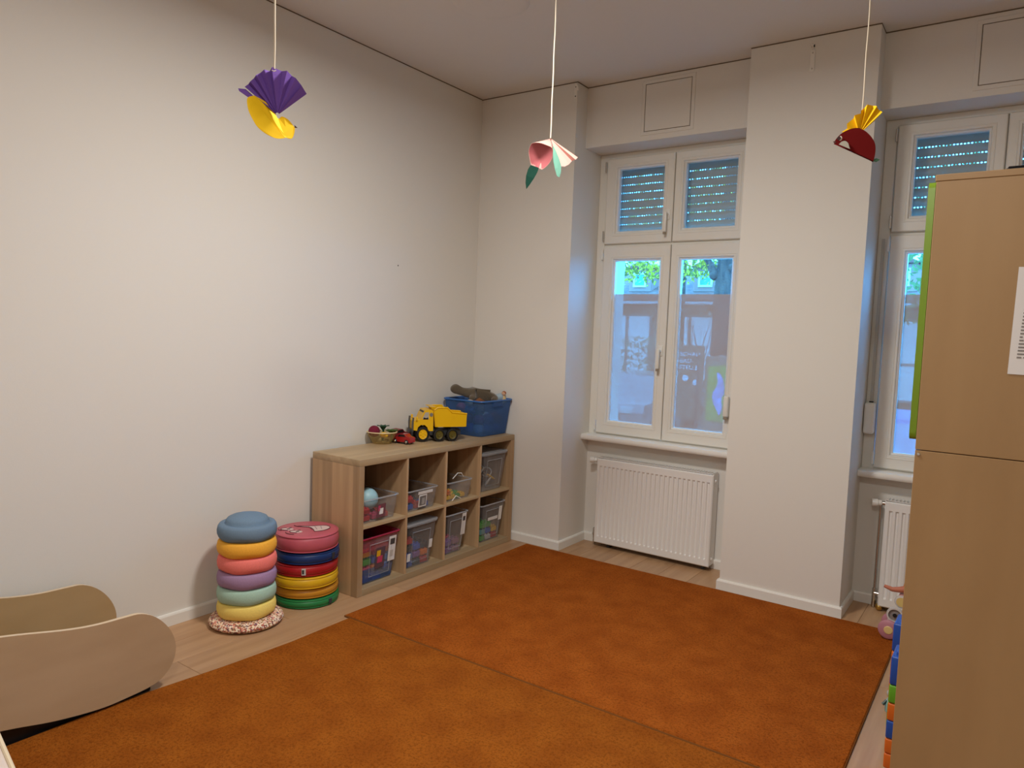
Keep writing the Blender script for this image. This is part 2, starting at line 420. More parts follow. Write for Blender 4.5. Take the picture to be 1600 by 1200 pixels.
# access panels above the windows, brackets, ceiling plate, nail
for i, (a, b, lab) in enumerate(((1.222,1.535,'square painted access panel over the window beside the corner'), (3.040,3.352,'square painted access panel over the window behind the tall cabinet'))):
    t = thing('access_panel', lab, 'access panel', ((a+b)/2, DT, 2.815))
    w_ = (b-a)/2
    MB().ring((-w_-.022,w_+.022,-.022,.322), (-w_,w_,0,.300), -.004, -.0002, .002).build('panel_frame', WALL, t)
    MB().ring((-w_+.0003,w_-.0003,.0003,.2997), (-w_+.004,w_-.004,.004,.296), -.0012, -.0004).build('panel_joint', CRACK, t)
    B('panel_door', (-w_+.0041,-.0045,.0041), (w_-.0041,-.0004,.2959), WALL, t, .001)
t = thing('wall_bracket', 'small white metal strap bracket screwed high on the pier between windows', 'bracket', (2.272, 0, 2.975))
B('strap', (-.012,-.004,0), (.012,-.0003,.115), GLOSSW, t, .001)
MB().tube([(0,-.003,.122),(0,-.02,.135),(.004,-.045,.13),(.012,-.055,.12)], .004, 8).build('hook', GLOSSW, t)
for z in (.014,.098): MB().lathe([(0,.0035),(.003,.003),(.0045,.0)], 10, Matrix.Translation((0,-.004,z)) @ Matrix.Rotation(pi/2,4,'X')).build('screw', CHROME, t)
B('hole', (-.008,-.0012,.1285), (.008,-.0002,.1425), DARK, t)
t = thing('wall_bracket', 'small white bent hook near ceiling on the corner pier edge', 'bracket', (P1-.012, 0, 3.055))
B('strap', (-.010,-.004,0), (.010,-.0003,.09), GLOSSW, t, .001)
MB().tube([(0,-.004,.08),(.005,-.02,.086),(.022,-.034,.08),(.034,-.036,.058),(.036,-.034,.038)], .006, 8).build('hook', GLOSSW, t)
for z in (.014,.075): MB().lathe([(0,.0035),(.003,.003),(.0045,.0)], 10, Matrix.Translation((0,-.004,z)) @ Matrix.Rotation(pi/2,4,'X')).build('screw', DGREY, t)
tag(MB().lathe([(0,-.010),(.165,-.010),(.192,-.007),(.200,-.0002),(0,-.0002)], 64).build('ceiling_plate', CEIL, loc=(.994,-1.229,H)), 'flat round painted cover plate on the ceiling', 'ceiling plate')
tag(MB().lathe([(0,.004),(.003,.003),(.0045,0),(.002,-.0002),(0,-.0002)], 10).build('nail', DGREY, loc=(.0004,-.824,1.895), rot=(0,pi/2,0)), 'tiny dark nail head in the long bare wall', 'nail')

# ceiling lamps (above and behind the view)
for (x, y, lab) in ((*LAMPS[0][:2],'round hanging ceiling lamp over the seam of the carpets'), (*LAMPS[1][:2],'round hanging ceiling lamp at the rear of the room')):
    t = thing('ceiling_lamp', lab, 'lamp', (x,y,3.02), group='ceiling lamps')
    MB().lathe([(0,.055),(.16,.055),(.20,.045),(.205,.0),(.185,.004),(.18,.03),(0,.034)], 40).build('lamp_housing', GLOSSW, t)
    MB().cyl((0,0,.0555), (0,0,H-3.02-.018), .008, 10).build('lamp_stem', GLOSSW, t)
    MB().lathe([(0,H-3.02-.0175),(.05,H-3.02-.0175),(.055,H-3.02-.001),(0,H-3.02-.001)], 24).build('lamp_canopy', GLOSSW, t)

# ------------------------------------------------------------------ carpets
def rug(name, outline, m, label):
    cx = sum(p[0] for p in outline)/len(outline); cy = sum(p[1] for p in outline)/len(outline)
    t = thing(name, label, 'rug', (cx, cy, 0)); n = len(outline)
    P0 = [Vector((p[0]-cx, p[1]-cy)) for p in outline]
    def inset(d):
        out = []
        for i in range(n):
            a = (P0[i]-P0[i-1]).normalized(); b = (P0[(i+1)%n]-P0[i]).normalized()
            na = Vector((-a.y,a.x)); nb = Vector((-b.y,b.x)); q = (na+nb).normalized(); out.append(P0[i]+q*(d/q.dot(na)))
        return out
    loops = [(inset(.007), .001), (inset(.007), .009), (inset(.010), .012)]
    vs = [(p.x,p.y,z) for L_, z in loops for p in L_]
    fs = [tuple(range(n))[::-1], tuple(range(2*n,3*n))]+[(k*n+i, k*n+(i+1)%n, (k+1)*n+(i+1)%n, (k+1)*n+i) for k in range(2) for i in range(n)]
    MB().add(vs, fs).build('pile', m, t, 0)
    MB().tube([(p.x,p.y,.0052) for p in inset(.0045)], .0042, 8, closed=True).build('binding', BIND, t)
    return t
rug('carpet', [(.562,-1.7305),(2.917,-1.7015),(2.912,-.035),(.562,-.050)], RUGA, 'rust brown carpet lying below the windows beside the cube shelf')
rug('carpet', [(.605,-1.7312),(.612,-2.10),(.593,-2.43),(.558,-2.75),(.548,-3.20),(.547,-5.0),(2.99,-5.0),(2.985,-1.7028)], RUGB, 'ochre brown carpet nearest the viewer beside the curved plywood toy')

# ------------------------------------------------------------------ radiators
def radiator(label, x0, n, pipe):
    wd = n*.0336; t = thing('radiator', label, 'radiator', (x0, .25, 0))
    z0, z1, dp = .030, .632, .094
    # pressed front sheet with upright flutes
    cols = [0, .006]; dep = [0, 0]
    m0 = .016; step = (wd-2*m0)/n
    for i in range(n):
        c = m0+step*(i+.5)
        for u, d in ((-.0095,0),(-.0045,1),(.0045,1),(.0095,0)): cols.append(c+u); dep.append(d)
    cols += [wd-.006, wd]; dep += [0, 0]
    rows = [(z0,0,.006),(z0+.006,0,0),(z0+.046,0,0),(z0+.054,1,0),(z1-.058,1,0),(z1-.050,0,0),(z1-.006,0,0),(z1,0,.006)]
    vs = []; nc = len(cols)
    for z, g, e in rows:
        for k, (cx, d) in enumerate(zip(cols, dep)):
            ee = max(e, .006 if k in (0, nc-1) else 0)
            vs.append((cx, .009*d*g+ee, z))
    fs = [(r*nc+k, r*nc+k+1, (r+1)*nc+k+1, (r+1)*nc+k) for r in range(len(rows)-1) for k in range(nc-1)]
    MB().add(vs, fs).build('front_panel', RADW, t, 30)
    B('rear_panel', (.006,dp-.012,z0+.004), (wd-.006,dp,z1-.004), RADW, t, .004)
    B('convector', (.014,.022,z0+.03), (wd-.014,dp-.016,z1-.045), mat('convector_grey', (.30,.29,.27), .6), t)
    for a, b in ((.0,.004), (wd-.004,wd)):
        s = B('side_cover', (a,.0065,z0+.006), (b,dp+.002,z1+.006), RADW, t, .001)
        for zz in (z0+.045, z1-.045):
            MB().lathe([(0,.006),(.007,.006),(.011,.002),(.013,-.001),(0,-.001)], 16, Matrix.Translation((a-.0005 if a == 0 else b+.0005, .045, zz)) @ Matrix.Rotation(-pi/2 if a == 0 else pi/2,4,'Y')).build('plug', RADW if zz > .3 else GLOSSW, s)
    gr = MB().ring((.006,wd-.006,.004,dp), (.016,wd-.016,.013,dp-.010), 0, .004).build('top_grille', RADW, t)
    gr.matrix_local = Matrix.Translation((0,0,z1+.0085)) @ Matrix(((1,0,0,0),(0,0,1,0),(0,-1,0,0),(0,0,0,1)))
    bar = None; k = .026
    while k < wd-.02:
        if bar is None: bar = B('grille_bar', (-.0045,.0132,.0005), (.0045,dp-.0102,.0035), RADW, t)
        else: bar = bar.copy(); COL.objects.link(bar); bar.parent = t
        bar.location = (k,0,z1+.0045); k += .0185
    # thermostat head on the left, valve and pipes
    zt = z1-.022; yv = .050
    MB().cyl((-.004,yv,zt), (-.022,yv,zt), .011, 14).build('valve_nut', CHROME, t)
    th = MB().lathe([(0,0),(.012,0),(.016,.004),(.0175,.02),(.0215,.024),(.0225,.048),(.019,.054),(0,.055)], 24, Matrix.Translation((-.022,yv,zt)) @ Matrix.Rotation(-pi/2,4,'Y') @ Matrix.Rotation(.35,4,'X')).build('thermostat_head', GLOSSW, t)
    if pipe:
        MB().tube([(-.028,yv+.012,zt-.012),(-.028,yv+.012,.11)], .0085, 12).build('riser_pipe', CHROME, t)
        MB().tube([(-.028,yv+.012,.11),(-.028,yv+.012,.002)], .013, 12).build('lower_valve', CHROME, t)
        MB().tube([(-.026,yv+.002,.085),(-.003,yv,.085)], .010, 12).build('valve_elbow', CHROME, t)
        MB().sphere((.006,.020,.022), .020, 14, 8, (1,1,1.05)).build('drain_valve', BRASS, t)
    else:
        MB().tube([(-.022,yv,.118),(-.022,yv,.002)], [.008,.008], 12).build('riser_pipe', CHROME, t)
        MB().lathe([(0,.06),(.009,.06),(.011,.05),(.011,.03),(.015,.028),(.015,.012),(.010,.008),(.010,-.01),(0,-.01)], 14, Matrix.Translation((-.022,yv,.058))).build('lower_valve', CHROME, t)
        MB().cyl((-.022,yv,.075), (-.001,yv,.075), .009, 12).build('valve_elbow', CHROME, t)
    for a in (.09, wd-.06):
        B('foot_bracket', (a,.03,.002), (a+.02,.085,z0+.0035), DGREY, t, .002)
radiator('white panel radiator with thermostat under the corner window', .935, 25, False)
radiator('white panel radiator partly hidden behind the tall beech cabinet', 2.758, 26, True)

# ------------------------------------------------------------------ cube shelf
SX0, SX1, SY0, SY1, SH_ = .034, .4237, -1.5125, -.0425, .77
t = thing('cube_shelf', 'oak coloured eight compartment cube shelf against the long wall', 'shelf', (SX0, SY0, 0))
dx, dy = SX1-SX0, SY1-SY0
B('top_panel', (0,0,SH_-.038), (dx,dy,SH_), OAKY, t, .0025, 2)
B('bottom_panel', (0,.0382,.0005), (dx,dy-.0382,.038), OAKY, t, .0015)
for a in (0, dy-.038): B('side_panel', (0,a,.0005), (dx,a+.038,SH_-.0383), OAK, t, .0015)
cw = (dy-.076-.048)/4
for i in range(3):
    a = .038+cw*(i+1)+.016*i; B('divider', (.010,a,.0382), (dx-.002,a+.016,SH_-.0382), OAK, t, .0008)
for i in range(4):
    a = .038+(cw+.016)*i; B('shelf_board', (.010,a+.0002,.377), (dx-.002,a+cw-.0002,.393), OAKY, t, .0008)
B('back_panel', (.002,.0385,.0385), (.008,dy-.0385,SH_-.0385), SHADEB, t)  # added sheet, its dark colour stands for shade inside the compartments

# clear storage boxes in the compartments
def shell(x0, x1, y0, y1, h, tap, th=.002, r=.018):
    # open tapered box with rounded corners and a wall thickness
    def loop(d, z): return [(px,py,z) for px,py in round_rect(x0+d, x1-d, y0+d, y1-d, r, 4)]
    seq = [loop(tap+.012, 0), loop(tap+.002, .003), loop(tap*.5, h*.5), loop(0, h), loop(th, h), loop(tap*.5+th, h*.5), loop(tap+th+.002, .005), loop(tap+th+.012, .003)]
    n = len(seq[0]); vs = [p for s in seq for p in s]; fs = []
    for k in range(len(seq)-1):
        for j in range(n): fs.append((k*n+j, k*n+(j+1)%n, (k+1)*n+(j+1)%n, (k+1)*n+j))
    fs.append(tuple(range(n))); fs.append(tuple(range((len(seq)-1)*n, len(seq)*n)))
    return MB().add(vs, fs)
def sbox(label, y0, y1, z, h, lid=False, xf=.405, depth=.30, rim=None, window=True, body=None):
    t = thing('storage_box', label, 'storage box', (xf-depth/2, (y0+y1)/2, z+.0008), group='clear storage boxes in the shelf')
    a, b = depth/2, (y1-y0)/2; tap = .10*h
    bd = shell(-a, a, -b, b, h, tap).build('body', body or PLASTIC, t, 40)
    MB().tube([(px,py,h-.004) for px,py in round_rect(-a-.002,a+.002,-b-.002,b+.002,.02,4)], .0045, 8, closed=True).build('rim', rim or RIMP, t)
    if window:
        sl = tap/h
        pts = [(-b*.52,.04*1),(b*.52,.04),(b*.58,h*.84),(-b*.58,h*.84)]
        M_ = Matrix.Translation((a-tap,0,0)) @ Matrix.Rotation(math.atan(sl),4,'Y')
        MB().tube([M_ @ Vector((.0035,p,q)) for p,q in pts], .0022, 6, closed=True).build('moulded_frame', RIMP, t)
    if lid:
        MB().prism(round_rect(-a-.008,a+.008,-b-.008,b+.008,.022,4), h+.0015, h+.010, 'Z').build('lid', RIMP, t)
        MB().prism(round_rect(-a+.02,a-.02,-b+.02,b-.02,.02,4), h+.0102, h+.014, 'Z').build('lid_panel', RIMP, t)
    def sticker(u0, u1, v0, v1, m=PAPER, pic=None):
        # paper label on the sloping front
        sl = tap/h
        M_ = Matrix.Translation((a-tap+.0025,0,0)) @ Matrix.Rotation(math.atan(sl),4,'Y')
        s = MB().prism([(u0,v0),(u1,v0),(u1,v1),(u0,v1)], .0012, .0022, 'X', M_).build('label', m, t)
        if pic:
            for (q0,q1,r0,r1,mm) in pic: MB().prism([(q0,r0),(q1,r0),(q1,r1),(q0,r1)], .0024, .0030, 'X', M_).build('label_print', mm, s)
    return t, sticker
RED = paint('red_plastic', (.42,.018,.02)); BLUE = paint('blue_plastic', (.02,.085,.42)); YEL = paint('yellow_plastic', (.72,.42,.015))
ORA = paint('orange_plastic', (.68,.16,.012)); GRN = paint('green_plastic', (.06,.30,.03)); PNK = paint('pink_plastic', (.50,.05,.12))
LBL = paint('pale_blue_plastic', (.30,.52,.66)); PUR = paint('purple_plastic', (.20,.08,.28)); TEA = paint('teal_plastic', (.10,.30,.30)); BRN = paint('brown_plush', (.085,.06,.04), .95, bump=(220,.6,.004))
GRYW = paint('pale_grey_plastic', (.50,.49,.47)); SKY = paint('sky_plastic', (.06,.22,.55))
COLN = {'blue':'blue','sky':'light blue','yellow':'yellow','pink':'pink','orange':'orange','green':'green','dark_grey':'dark grey','red':'red','purple':'purple','mauve':'mauve','pale_grey':'pale grey','teal':'teal'}
def toy_brick(loc, s, m, rz, label, group, tilt=0):
    label = COLN[m.name.replace('_plastic','')]+' '+label
    mb = MB().box((-s/2,-s/2,0), (s/2,s/2,s*.55), s*.05, 1)
    o = mb.build('toy_brick', m); o.location = loc; o.rotation_euler = (tilt, 0, rz)
    for a in (-.25,.25):
        for b in (-.25,.25): MB().lathe([(0,s*.15),(s*.14,s*.15),(s*.15,s*.13),(s*.15,-s*.01),(0,-s*.01)], 10, Matrix.Translation((a*s,b*s,s*.55))).build('stud', m, o)
    return tag(o, label, 'toy brick', group)
def fill(y0, y1, z, h, mats, n, s, label, group, x0=.15, x1=.372):
    y0 += .012; y1 -= .012
    k = 0; per = 6
    rows_ = max(1, int((x1-x0)/(s*1.13))); cols_ = max(1, int((y1-y0)/(s*1.13)))
    for lv in range(10):
        for c in range(cols_):
            for r in range(rows_-1, -1, -1):
                if k >= n: return
                toy_brick((x0+(r+.5)*(x1-x0)/rows_, y0+(c+.5)*(y1-y0)/cols_, z+lv*s*.78), s, mats[(k*7+lv*3+c) % len(mats)], random.uniform(-.10,.10), label, group); k += 1
zl, zu = .038, .393
# bottom row
t5, st = sbox('tall open box of bright toys with pink upper rim, bottom row nearest the stools', -1.462, -1.165, zl, .275, rim=PINKP)
st(.062,.118,.100,.250, PAPER, [(.072,.108,.20,.235,INK),(.076,.100,.125,.165,GRYW)])
st(-.035,.035,.080,.200, paint('photo_dark', (.10,.06,.08)), [(-.022,.018,.11,.15,PNK),(-.03,.0,.15,.185,YEL)])
def band(par, name, a, b, tap, h, z0, z1, m):
    def loop(z, e): d = tap*(1-z/h)+.004+e; return [(px,py,z) for px,py in round_rect(-a+d, a-d, -b+d, b-d, .016, 4)]
    q4 = [loop(z0,0), loop(z1,0), loop(z1,.0015), loop(z0,.0015)]; n = len(q4[0])
    MB().add([p for l_ in q4 for p in l_], [(k*n+j_, k*n+(j_+1)%n, ((k+1)%4)*n+(j_+1)%n, ((k+1)%4)*n+j_) for k in range(4) for j_ in range(n)]).build(name, m, par, 40)
band(t5, 'pink_band', .15, .1485, .0275, .275, .190, .268, clear('pink_tint', (.92,.22,.36), .30, (.62,.06,.14), .3, 0, .1))
band(t5, 'blue_band', .15, .1485, .0275, .275, .008, .085, clear('blue_tint', (.30,.52,.92), .25, (.08,.20,.50), .3, 0, .1))
fill(-1.436, -1.185, zl+.006, .2, [BLUE, SKY, YEL, PNK, ORA, SKY, GRN], 34, .062, 'brick in the pink rimmed box', 'bricks in the pink rimmed box')
t6, st = sbox('tall lidded clear box holding blue and red toys, bottom row second compartment', -1.108, -.832, zl, .272, True)
st(.075,.105,.10,.155); st(-.112,-.085,.05,.10)
fill(-1.084, -.856, zl+.006, .2, [BLUE, DGREY, RED, BLUE, PUR, ORA, DGREY], 30, .060, 'brick in the tall lidded box, second compartment', 'bricks in the blue filled lidded box')
t7, st = sbox('clear box with white paper strip on its front, bottom row third compartment', -.748, -.520, zl+0, .272)
st(.050,.092,.115,.262, PAPER, [(.058,.082,.21,.24,INK)])
fill(-.722, -.540, zl+.006, .1, [PUR, paint('mauve_plastic', (.28,.14,.20)), PNK], 12, .060, 'brick in the box with a paper strip', 'bricks in the paper strip box')
t8, st = sbox('clear box of mixed green and red toys, bottom row by the wall', -.375, -.100, zl, .268)
st(.066,.100,.135,.235, GLOSSW, None); st(-.055,.055,.150,.172, PAPER)
fill(-.350, -.122, zl+.006, .1, [GRN, GRYW, RED, TEA, BLUE, YEL, GRN], 24, .056, 'small brick in the bottom box by the wall', 'bricks in the bottom box by the wall')
# top row
t1, st = sbox('low open clear box holding a pale blue ball, top row nearest the stools', -1.462, -1.182, zu, .140, window=False)
st(-.03,.035,.022,.100, paint('photo_plum', (.16,.06,.08)), [(-.012,.018,.04,.075,GLOSSW),(-.022,-.006,.06,.092,PNK)])
b_ = thing('toy_ball', 'pale blue ball resting in the low clear box', 'ball', (.300,-1.335,.5080))
MB().sphere((0,0,0), .064, 28, 18).build('ball_shell', paint('ball_blue', (.34,.56,.62), .4), b_)
MB().lathe([(.0645,-.003),(.065,0),(.0645,.003),(.063,0),(.0645,-.003)], 28).build('ball_seam', paint('ball_seam', (.22,.42,.50), .5), b_)
fill(-1.440, -1.200, zu+.006, .05, [RED, PNK, RED], 12, .050, 'brick under the pale blue ball', 'bricks under the pale blue ball', .16, .372)
t2, st = sbox('low clear box with picture label, top row second compartment', -1.108, -.835, zu, .132, window=False)
st(-.045,.085,.100,.118); st(-.035,.035,.020,.096, PAPER, [(-.028,.028,.028,.088,paint('photo_grey', (.16,.15,.15))), (-.008,.018,.035,.075,GRYW)])
fill(-1.085, -.855, zu+.006, .05, [BLUE, PUR, RED, DGREY], 12, .055, 'brick in the picture label box', 'bricks in the picture label box')
t3, st = sbox('small clear box of yellow toys with wire handle, top row third compartment', -.742, -.488, zu, .128, window=False)
MB().tube([(.158,-.09,.01),(.165,-.06,.04),(.158,0,.012)], .003, 6).build('clip', GLOSSW, t3)
MB().tube([(.10,-.02,.134),(.10,.03,.165),(.10,.07,.16),(.10,.09,.134)], .003, 6).build('wire_handle', GLOSSW, t3)
fill(-.722, -.505, zu+.006, .05, [YEL, ORA, GRYW, YEL, GRN, YEL], 18, .042, 'small brick in the wire handle box', 'bricks in the wire handle box', .17, .372)
o = MB().sphere((0,0,0), .05, 16, 10, (1,1.1,.9)); o = o.build('plush_ball', BRN); o.location = (.20,-.655,.595); tag(o, 'dark fuzzy ball behind the yellow toys on the shelf', 'plush ball')
t4, st = sbox('tall lidded grey clear box of wire loops, top row by the wall', -.385, -.098, zu, .262, True)
for k in range(9):
    a = random.uniform(0,2*pi); c = Vector((.29+random.uniform(-.05,.03), -.24+random.uniform(-.06,.06), zu+.050+.010*k)); rr = random.uniform(.028,.038)
    tl = random.uniform(.3,1.1); Q = Matrix.Rotation(a,3,'Z') @ Matrix.Rotation(tl,3,'X')
    o = MB().tube([Q @ Vector((rr*math.cos(x_), rr*math.sin(x_), 0)) for x_ in [2*pi*i/16 for i in range(16)]], .0045, 6, closed=True).build('toy_ring', [GRYW, BRN, GRYW, YEL][k%4]); o.location = c
    tag(o, 'loose ring in the tall lidded box by the wall', 'toy ring', 'rings in the tall lidded box')

# ------------------------------------------------------------------ things on top of the shelf
ZT = .7706
# clear bowl with a red ball and green plastic plants
t = thing('toy_bowl', 'clear boat shaped bowl with cream rim on the shelf top', 'bowl', (.092,-1.022,ZT), .75)
mb = MB().lathe([(0,0),(.046,0),(.052,.006),(.072,.045),(.082,.072),(.0805,.0725),(.070,.046),(.050,.009),(0,.004)], 36, Matrix.Diagonal((1.12,.85,1,1))); mb.build('bowl_body', BOWLP, t)
MB().tube([(.083*1.12*math.cos(a), .083*.85*math.sin(a), .073) for a in [2*pi*i/36 for i in range(36)]], .0035, 8, closed=True).build('bowl_rim', paint('cream_plastic', (.74,.60,.36)), t)
o = MB().sphere((0,0,0), .036, 20, 14).build('toy_ball', paint('wine_wool', (.17,.008,.03), .9, bump=(260,.8,.004))); o.location = (.068,-1.066,ZT+.078); tag(o, 'dark wine red fuzzy ball in the clear bowl', 'ball')
def plant(loc, label, n, h, m):
    t = thing('plastic_plant', label, 'toy plant', loc)
    MB().tube([(0,0,-.035),(0,0,0),(.004,0,h*.5)], .006, 8).build('stem', m, t)
    for k in range(n):
        a = 2*pi*k/n+.4; d = Vector((math.cos(a), math.sin(a), 0)); q = Vector((-d.y, d.x, 0))
        pts = [Vector((0,0,h*.3)), d*.02+q*.010+Vector((0,0,h*.75)), d*.042+Vector((0,0,h*.8)), d*.02-q*.010+Vector((0,0,h*.75))]
        MB().add([*pts, *[p+Vector((0,0,.003)) for p in pts]], [(0,1,2,3),(7,6,5,4),(0,1,5,4),(1,2,6,5),(2,3,7,6),(3,0,4,7)]).build('leaf', m, t)
plant((.095,-1.016,ZT+.052), 'dark green plastic palm in the clear bowl', 8, .075, paint('dark_leaf', (.012,.06,.03)))
plant((.145,-.990,ZT+.052), 'light green plastic shrub in the clear bowl beside the palm', 7, .045, paint('mid_leaf', (.05,.11,.02)))
o = MB().sphere((0,0,0), .022, 14, 10, (1.5,.8,.8)).build('toy_fruit', YEL); o.location = (.128,-1.040,ZT+.060); tag(o, 'small yellow toy fruit among the green plants in bowl', 'toy fruit')
# small cars
def car(label, loc, rz, m, L=.125, s=1.0, top=None):
    t = thing('toy_car', label, 'toy car', loc, rz); t.scale = (s,s,s)
    h = L/2
    prof = [(-h,.012),(-h,.030),(-h*.92,.036),(-h*.45,.040),(-h*.2,.058),(h*.35,.060),(h*.62,.044),(h*.96,.041),(h,.034),(h,.012)]
    MB().prism([(a,b) for a,b in prof], -.026, .026, 'Y').build('car_body', m, t)
    win = [(-h*.38,.042),(-h*.18,.0555),(h*.32,.0575),(h*.5,.044)]
    MB().prism(win, -.0265, .0265, 'Y').build('car_window', DARK, t)
    for sx in (-h*.62, h*.62):
        for sy in (-.027, .027):
            o = MB().lathe([(0,.005),(.010,.005),(.0135,.002),(.0135,-.006),(0,-.006)], 16, Matrix.Translation((sx,sy,.0142)) @ Matrix.Rotation(-pi/2 if sy > 0 else pi/2,4,'X')).build('wheel', DARK, t)
            MB().lathe([(0,.0065),(.006,.006),(.007,.0048),(0,.0048)], 12, Matrix.Translation((sx,sy,.0142)) @ Matrix.Rotation(-pi/2 if sy > 0 else pi/2,4,'X')).build('hub', CHROME, o)
    B('bumper', (-h-.004,-.024,.012), (-h-.0002,.024,.022), GRYW, t, .001)
    return t
car('glossy red toy car parked beside the yellow dump truck wheel', (.178,-.918,ZT), .12, paint('car_red', (.36,.008,.012), .25, coat=.5), .135, 1.05)
car('dark red toy car behind the glossy red one', (.066,-.868,ZT), 1.55, paint('car_maroon', (.20,.012,.018), .35), .12, 1.25)
# dump truck, front towards the viewer's left
YT = paint('truck_yellow', (.80,.47,.004), .35, coat=.2)
t = thing('toy_dump_truck', 'yellow plastic dump truck with black wheels on the shelf top', 'toy truck', (.222,-.655,ZT), -pi/2-.60); t.scale = (.82,.86,.92)
# local x = forwards, y = left
B('chassis', (-.185,-.055,.040), (.165,.055,.082), DGREY, t, .006, 2)
for s_ in (-1,1): B('side_skirt', (-.055,min(.056*s_,.086*s_),.050), (.075,max(.056*s_,.086*s_),.098), DGREY, t, .004, 2) if 0 else B('side_skirt', (.055,min(.056*s_,.082*s_),.045), (.078,max(.056*s_,.082*s_),.0745), DGREY, t, .004, 2)
cab = [(.05,.075),(.05,.150),(.052,.216),(.066,.226),(.118,.222),(.136,.190),(.150,.158),(.192,.150),(.204,.140),(.206,.082),(.178,.078),(.172,.102),(.150,.118),(.118,.118),(.096,.100),(.090,.075)]
MB().prism(cab, -.080, .080, 'Y').build('cab', YT, t, 30)
for s_ in (-1, 1):
    y_ = .0802*s_
    MB().prism([(.088,.158),(.088,.208),(.116,.206),(.138,.166),(.134,.158)], min(y_,y_+.002*s_), max(y_,y_+.002*s_), 'Y').build('cab_window', paint('truck_window', (.42,.39,.33), .3), t)
    MB().prism([(.092,.158),(.132,.158),(.128,.172),(.108,.166),(.094,.172)], min(y_+.0022*s_,y_+.003*s_), max(y_+.0022*s_,y_+.003*s_), 'Y').build('window_dark_inset', DARK, t)  # dark piece along the lower edge of the cab window
    MB().lathe([(0,.003),(.013,.003),(.014,0),(0,0)], 18, Matrix.Translation((.067,y_,.190)) @ Matrix.Rotation(-s_*pi/2,4,'X')).build('porthole', paint('truck_grey', (.20,.19,.17), .4), t)
    B('mirror', (.176,min(y_,y_+.016*s_),.150), (.190,max(y_,y_+.016*s_),.176), YT, t, .003)
    MB().tube([(.208,.062*s_,.070),(.210,.062*s_,.13),(.206,.062*s_,.168)], .008, 8).build('grille_bar', paint('truck_grille', (.10,.10,.09), .5), t)
MB().prism([(.139,.162),(.146,.162),(.124,.214),(.118,.217)], -.062, .062, 'Y').build('windscreen', DARK, t)
B('front_bumper', (.2065,-.07,.045), (.222,.07,.085), DGREY, t, .005, 2)
# tipping bed, hollow
def bed():
    o = [(-.215,.112),(-.185,.100),(.020,.106),(.034,.150),(.046,.222),(-.010,.246),(-.090,.236),(-.12,.205),(-.222,.196)]
    return o
MB().prism([(-.215,.104),(.028,.104),(.028,.110),(-.215,.110)], -.084, .084, 'Y').build('bed_floor', YT, t)
for s_ in (-1, 1):
    MB().prism([(-.215,.104),(.028,.104),(.046,.222),(.020,.240),(-.060,.240),(-.100,.205),(-.222,.196)], min(.0845*s_,.0895*s_), max(.0845*s_,.0895*s_), 'Y').build('bed_side', YT, t)
    MB().tube([(.046,.089*s_,.222),(.020,.089*s_,.240),(-.060,.089*s_,.240),(-.100,.089*s_,.205),(-.222,.089*s_,.196)], .0055, 8).build('bed_rail', YT, t)
MB().prism([(.0285,.104),(.0345,.104),(.052,.222),(.046,.222)], -.084, .084, 'Y').build('bed_front', YT, t)
B('tailgate', (-.222,-.084,.1045), (-.2155,.084,.196), YT, t, .002)
B('bed_canopy', (.030,-.086,.2405), (.075,.086,.2455), YT, t, .002)
for k in range(4): B('tailgate_rib', (-.2265,-.066+.040*k,.112), (-.2225,-.056+.040*k,.188), YT, t, .0015)
for k in range(3): B('side_rib', (-.170+.06*k,-.0955,.112), (-.160+.06*k,-.090,.192), YT, t, .0015)
for (wx, hub, sr) in ((.132,1,.053), (.000,0,.047), (-.108,0,.047)):
    for s_ in (-1, 1):
        R_ = Matrix.Translation((wx,.060*s_,sr)) @ Matrix.Rotation(-s_*pi/2,4,'X')
        wl = MB().lathe([(0,-.004),(sr*.8,-.004),(sr*.97,0),(sr,.008),(sr,.020),(sr*.95,.028),(sr*.72,.030),(sr*.66,.024),(0,.022)], 28, R_).build('wheel', DARK, t)
        hb = MB().lathe([(0,.027),(sr*.25,.029),(sr*.32,.025),(sr*.5,.0255),(sr*.64,.029),(sr*.65,.0225),(0,.0225)], 24, R_).build('wheel_hub', YT if hub else paint('shaded_hub', (.10,.075,.01)), wl)  # rear hubs: shade under the bed painted in as darker yellow
        if hub:
            for k in range(6):
                a = 2*pi*k/6; MB().box((sr*.22,-.004,.0256),(sr*.58,.004,.0292),0,1,R_ @ Matrix.Rotation(a,4,'Z')).build('hub_spoke', YT, wl)
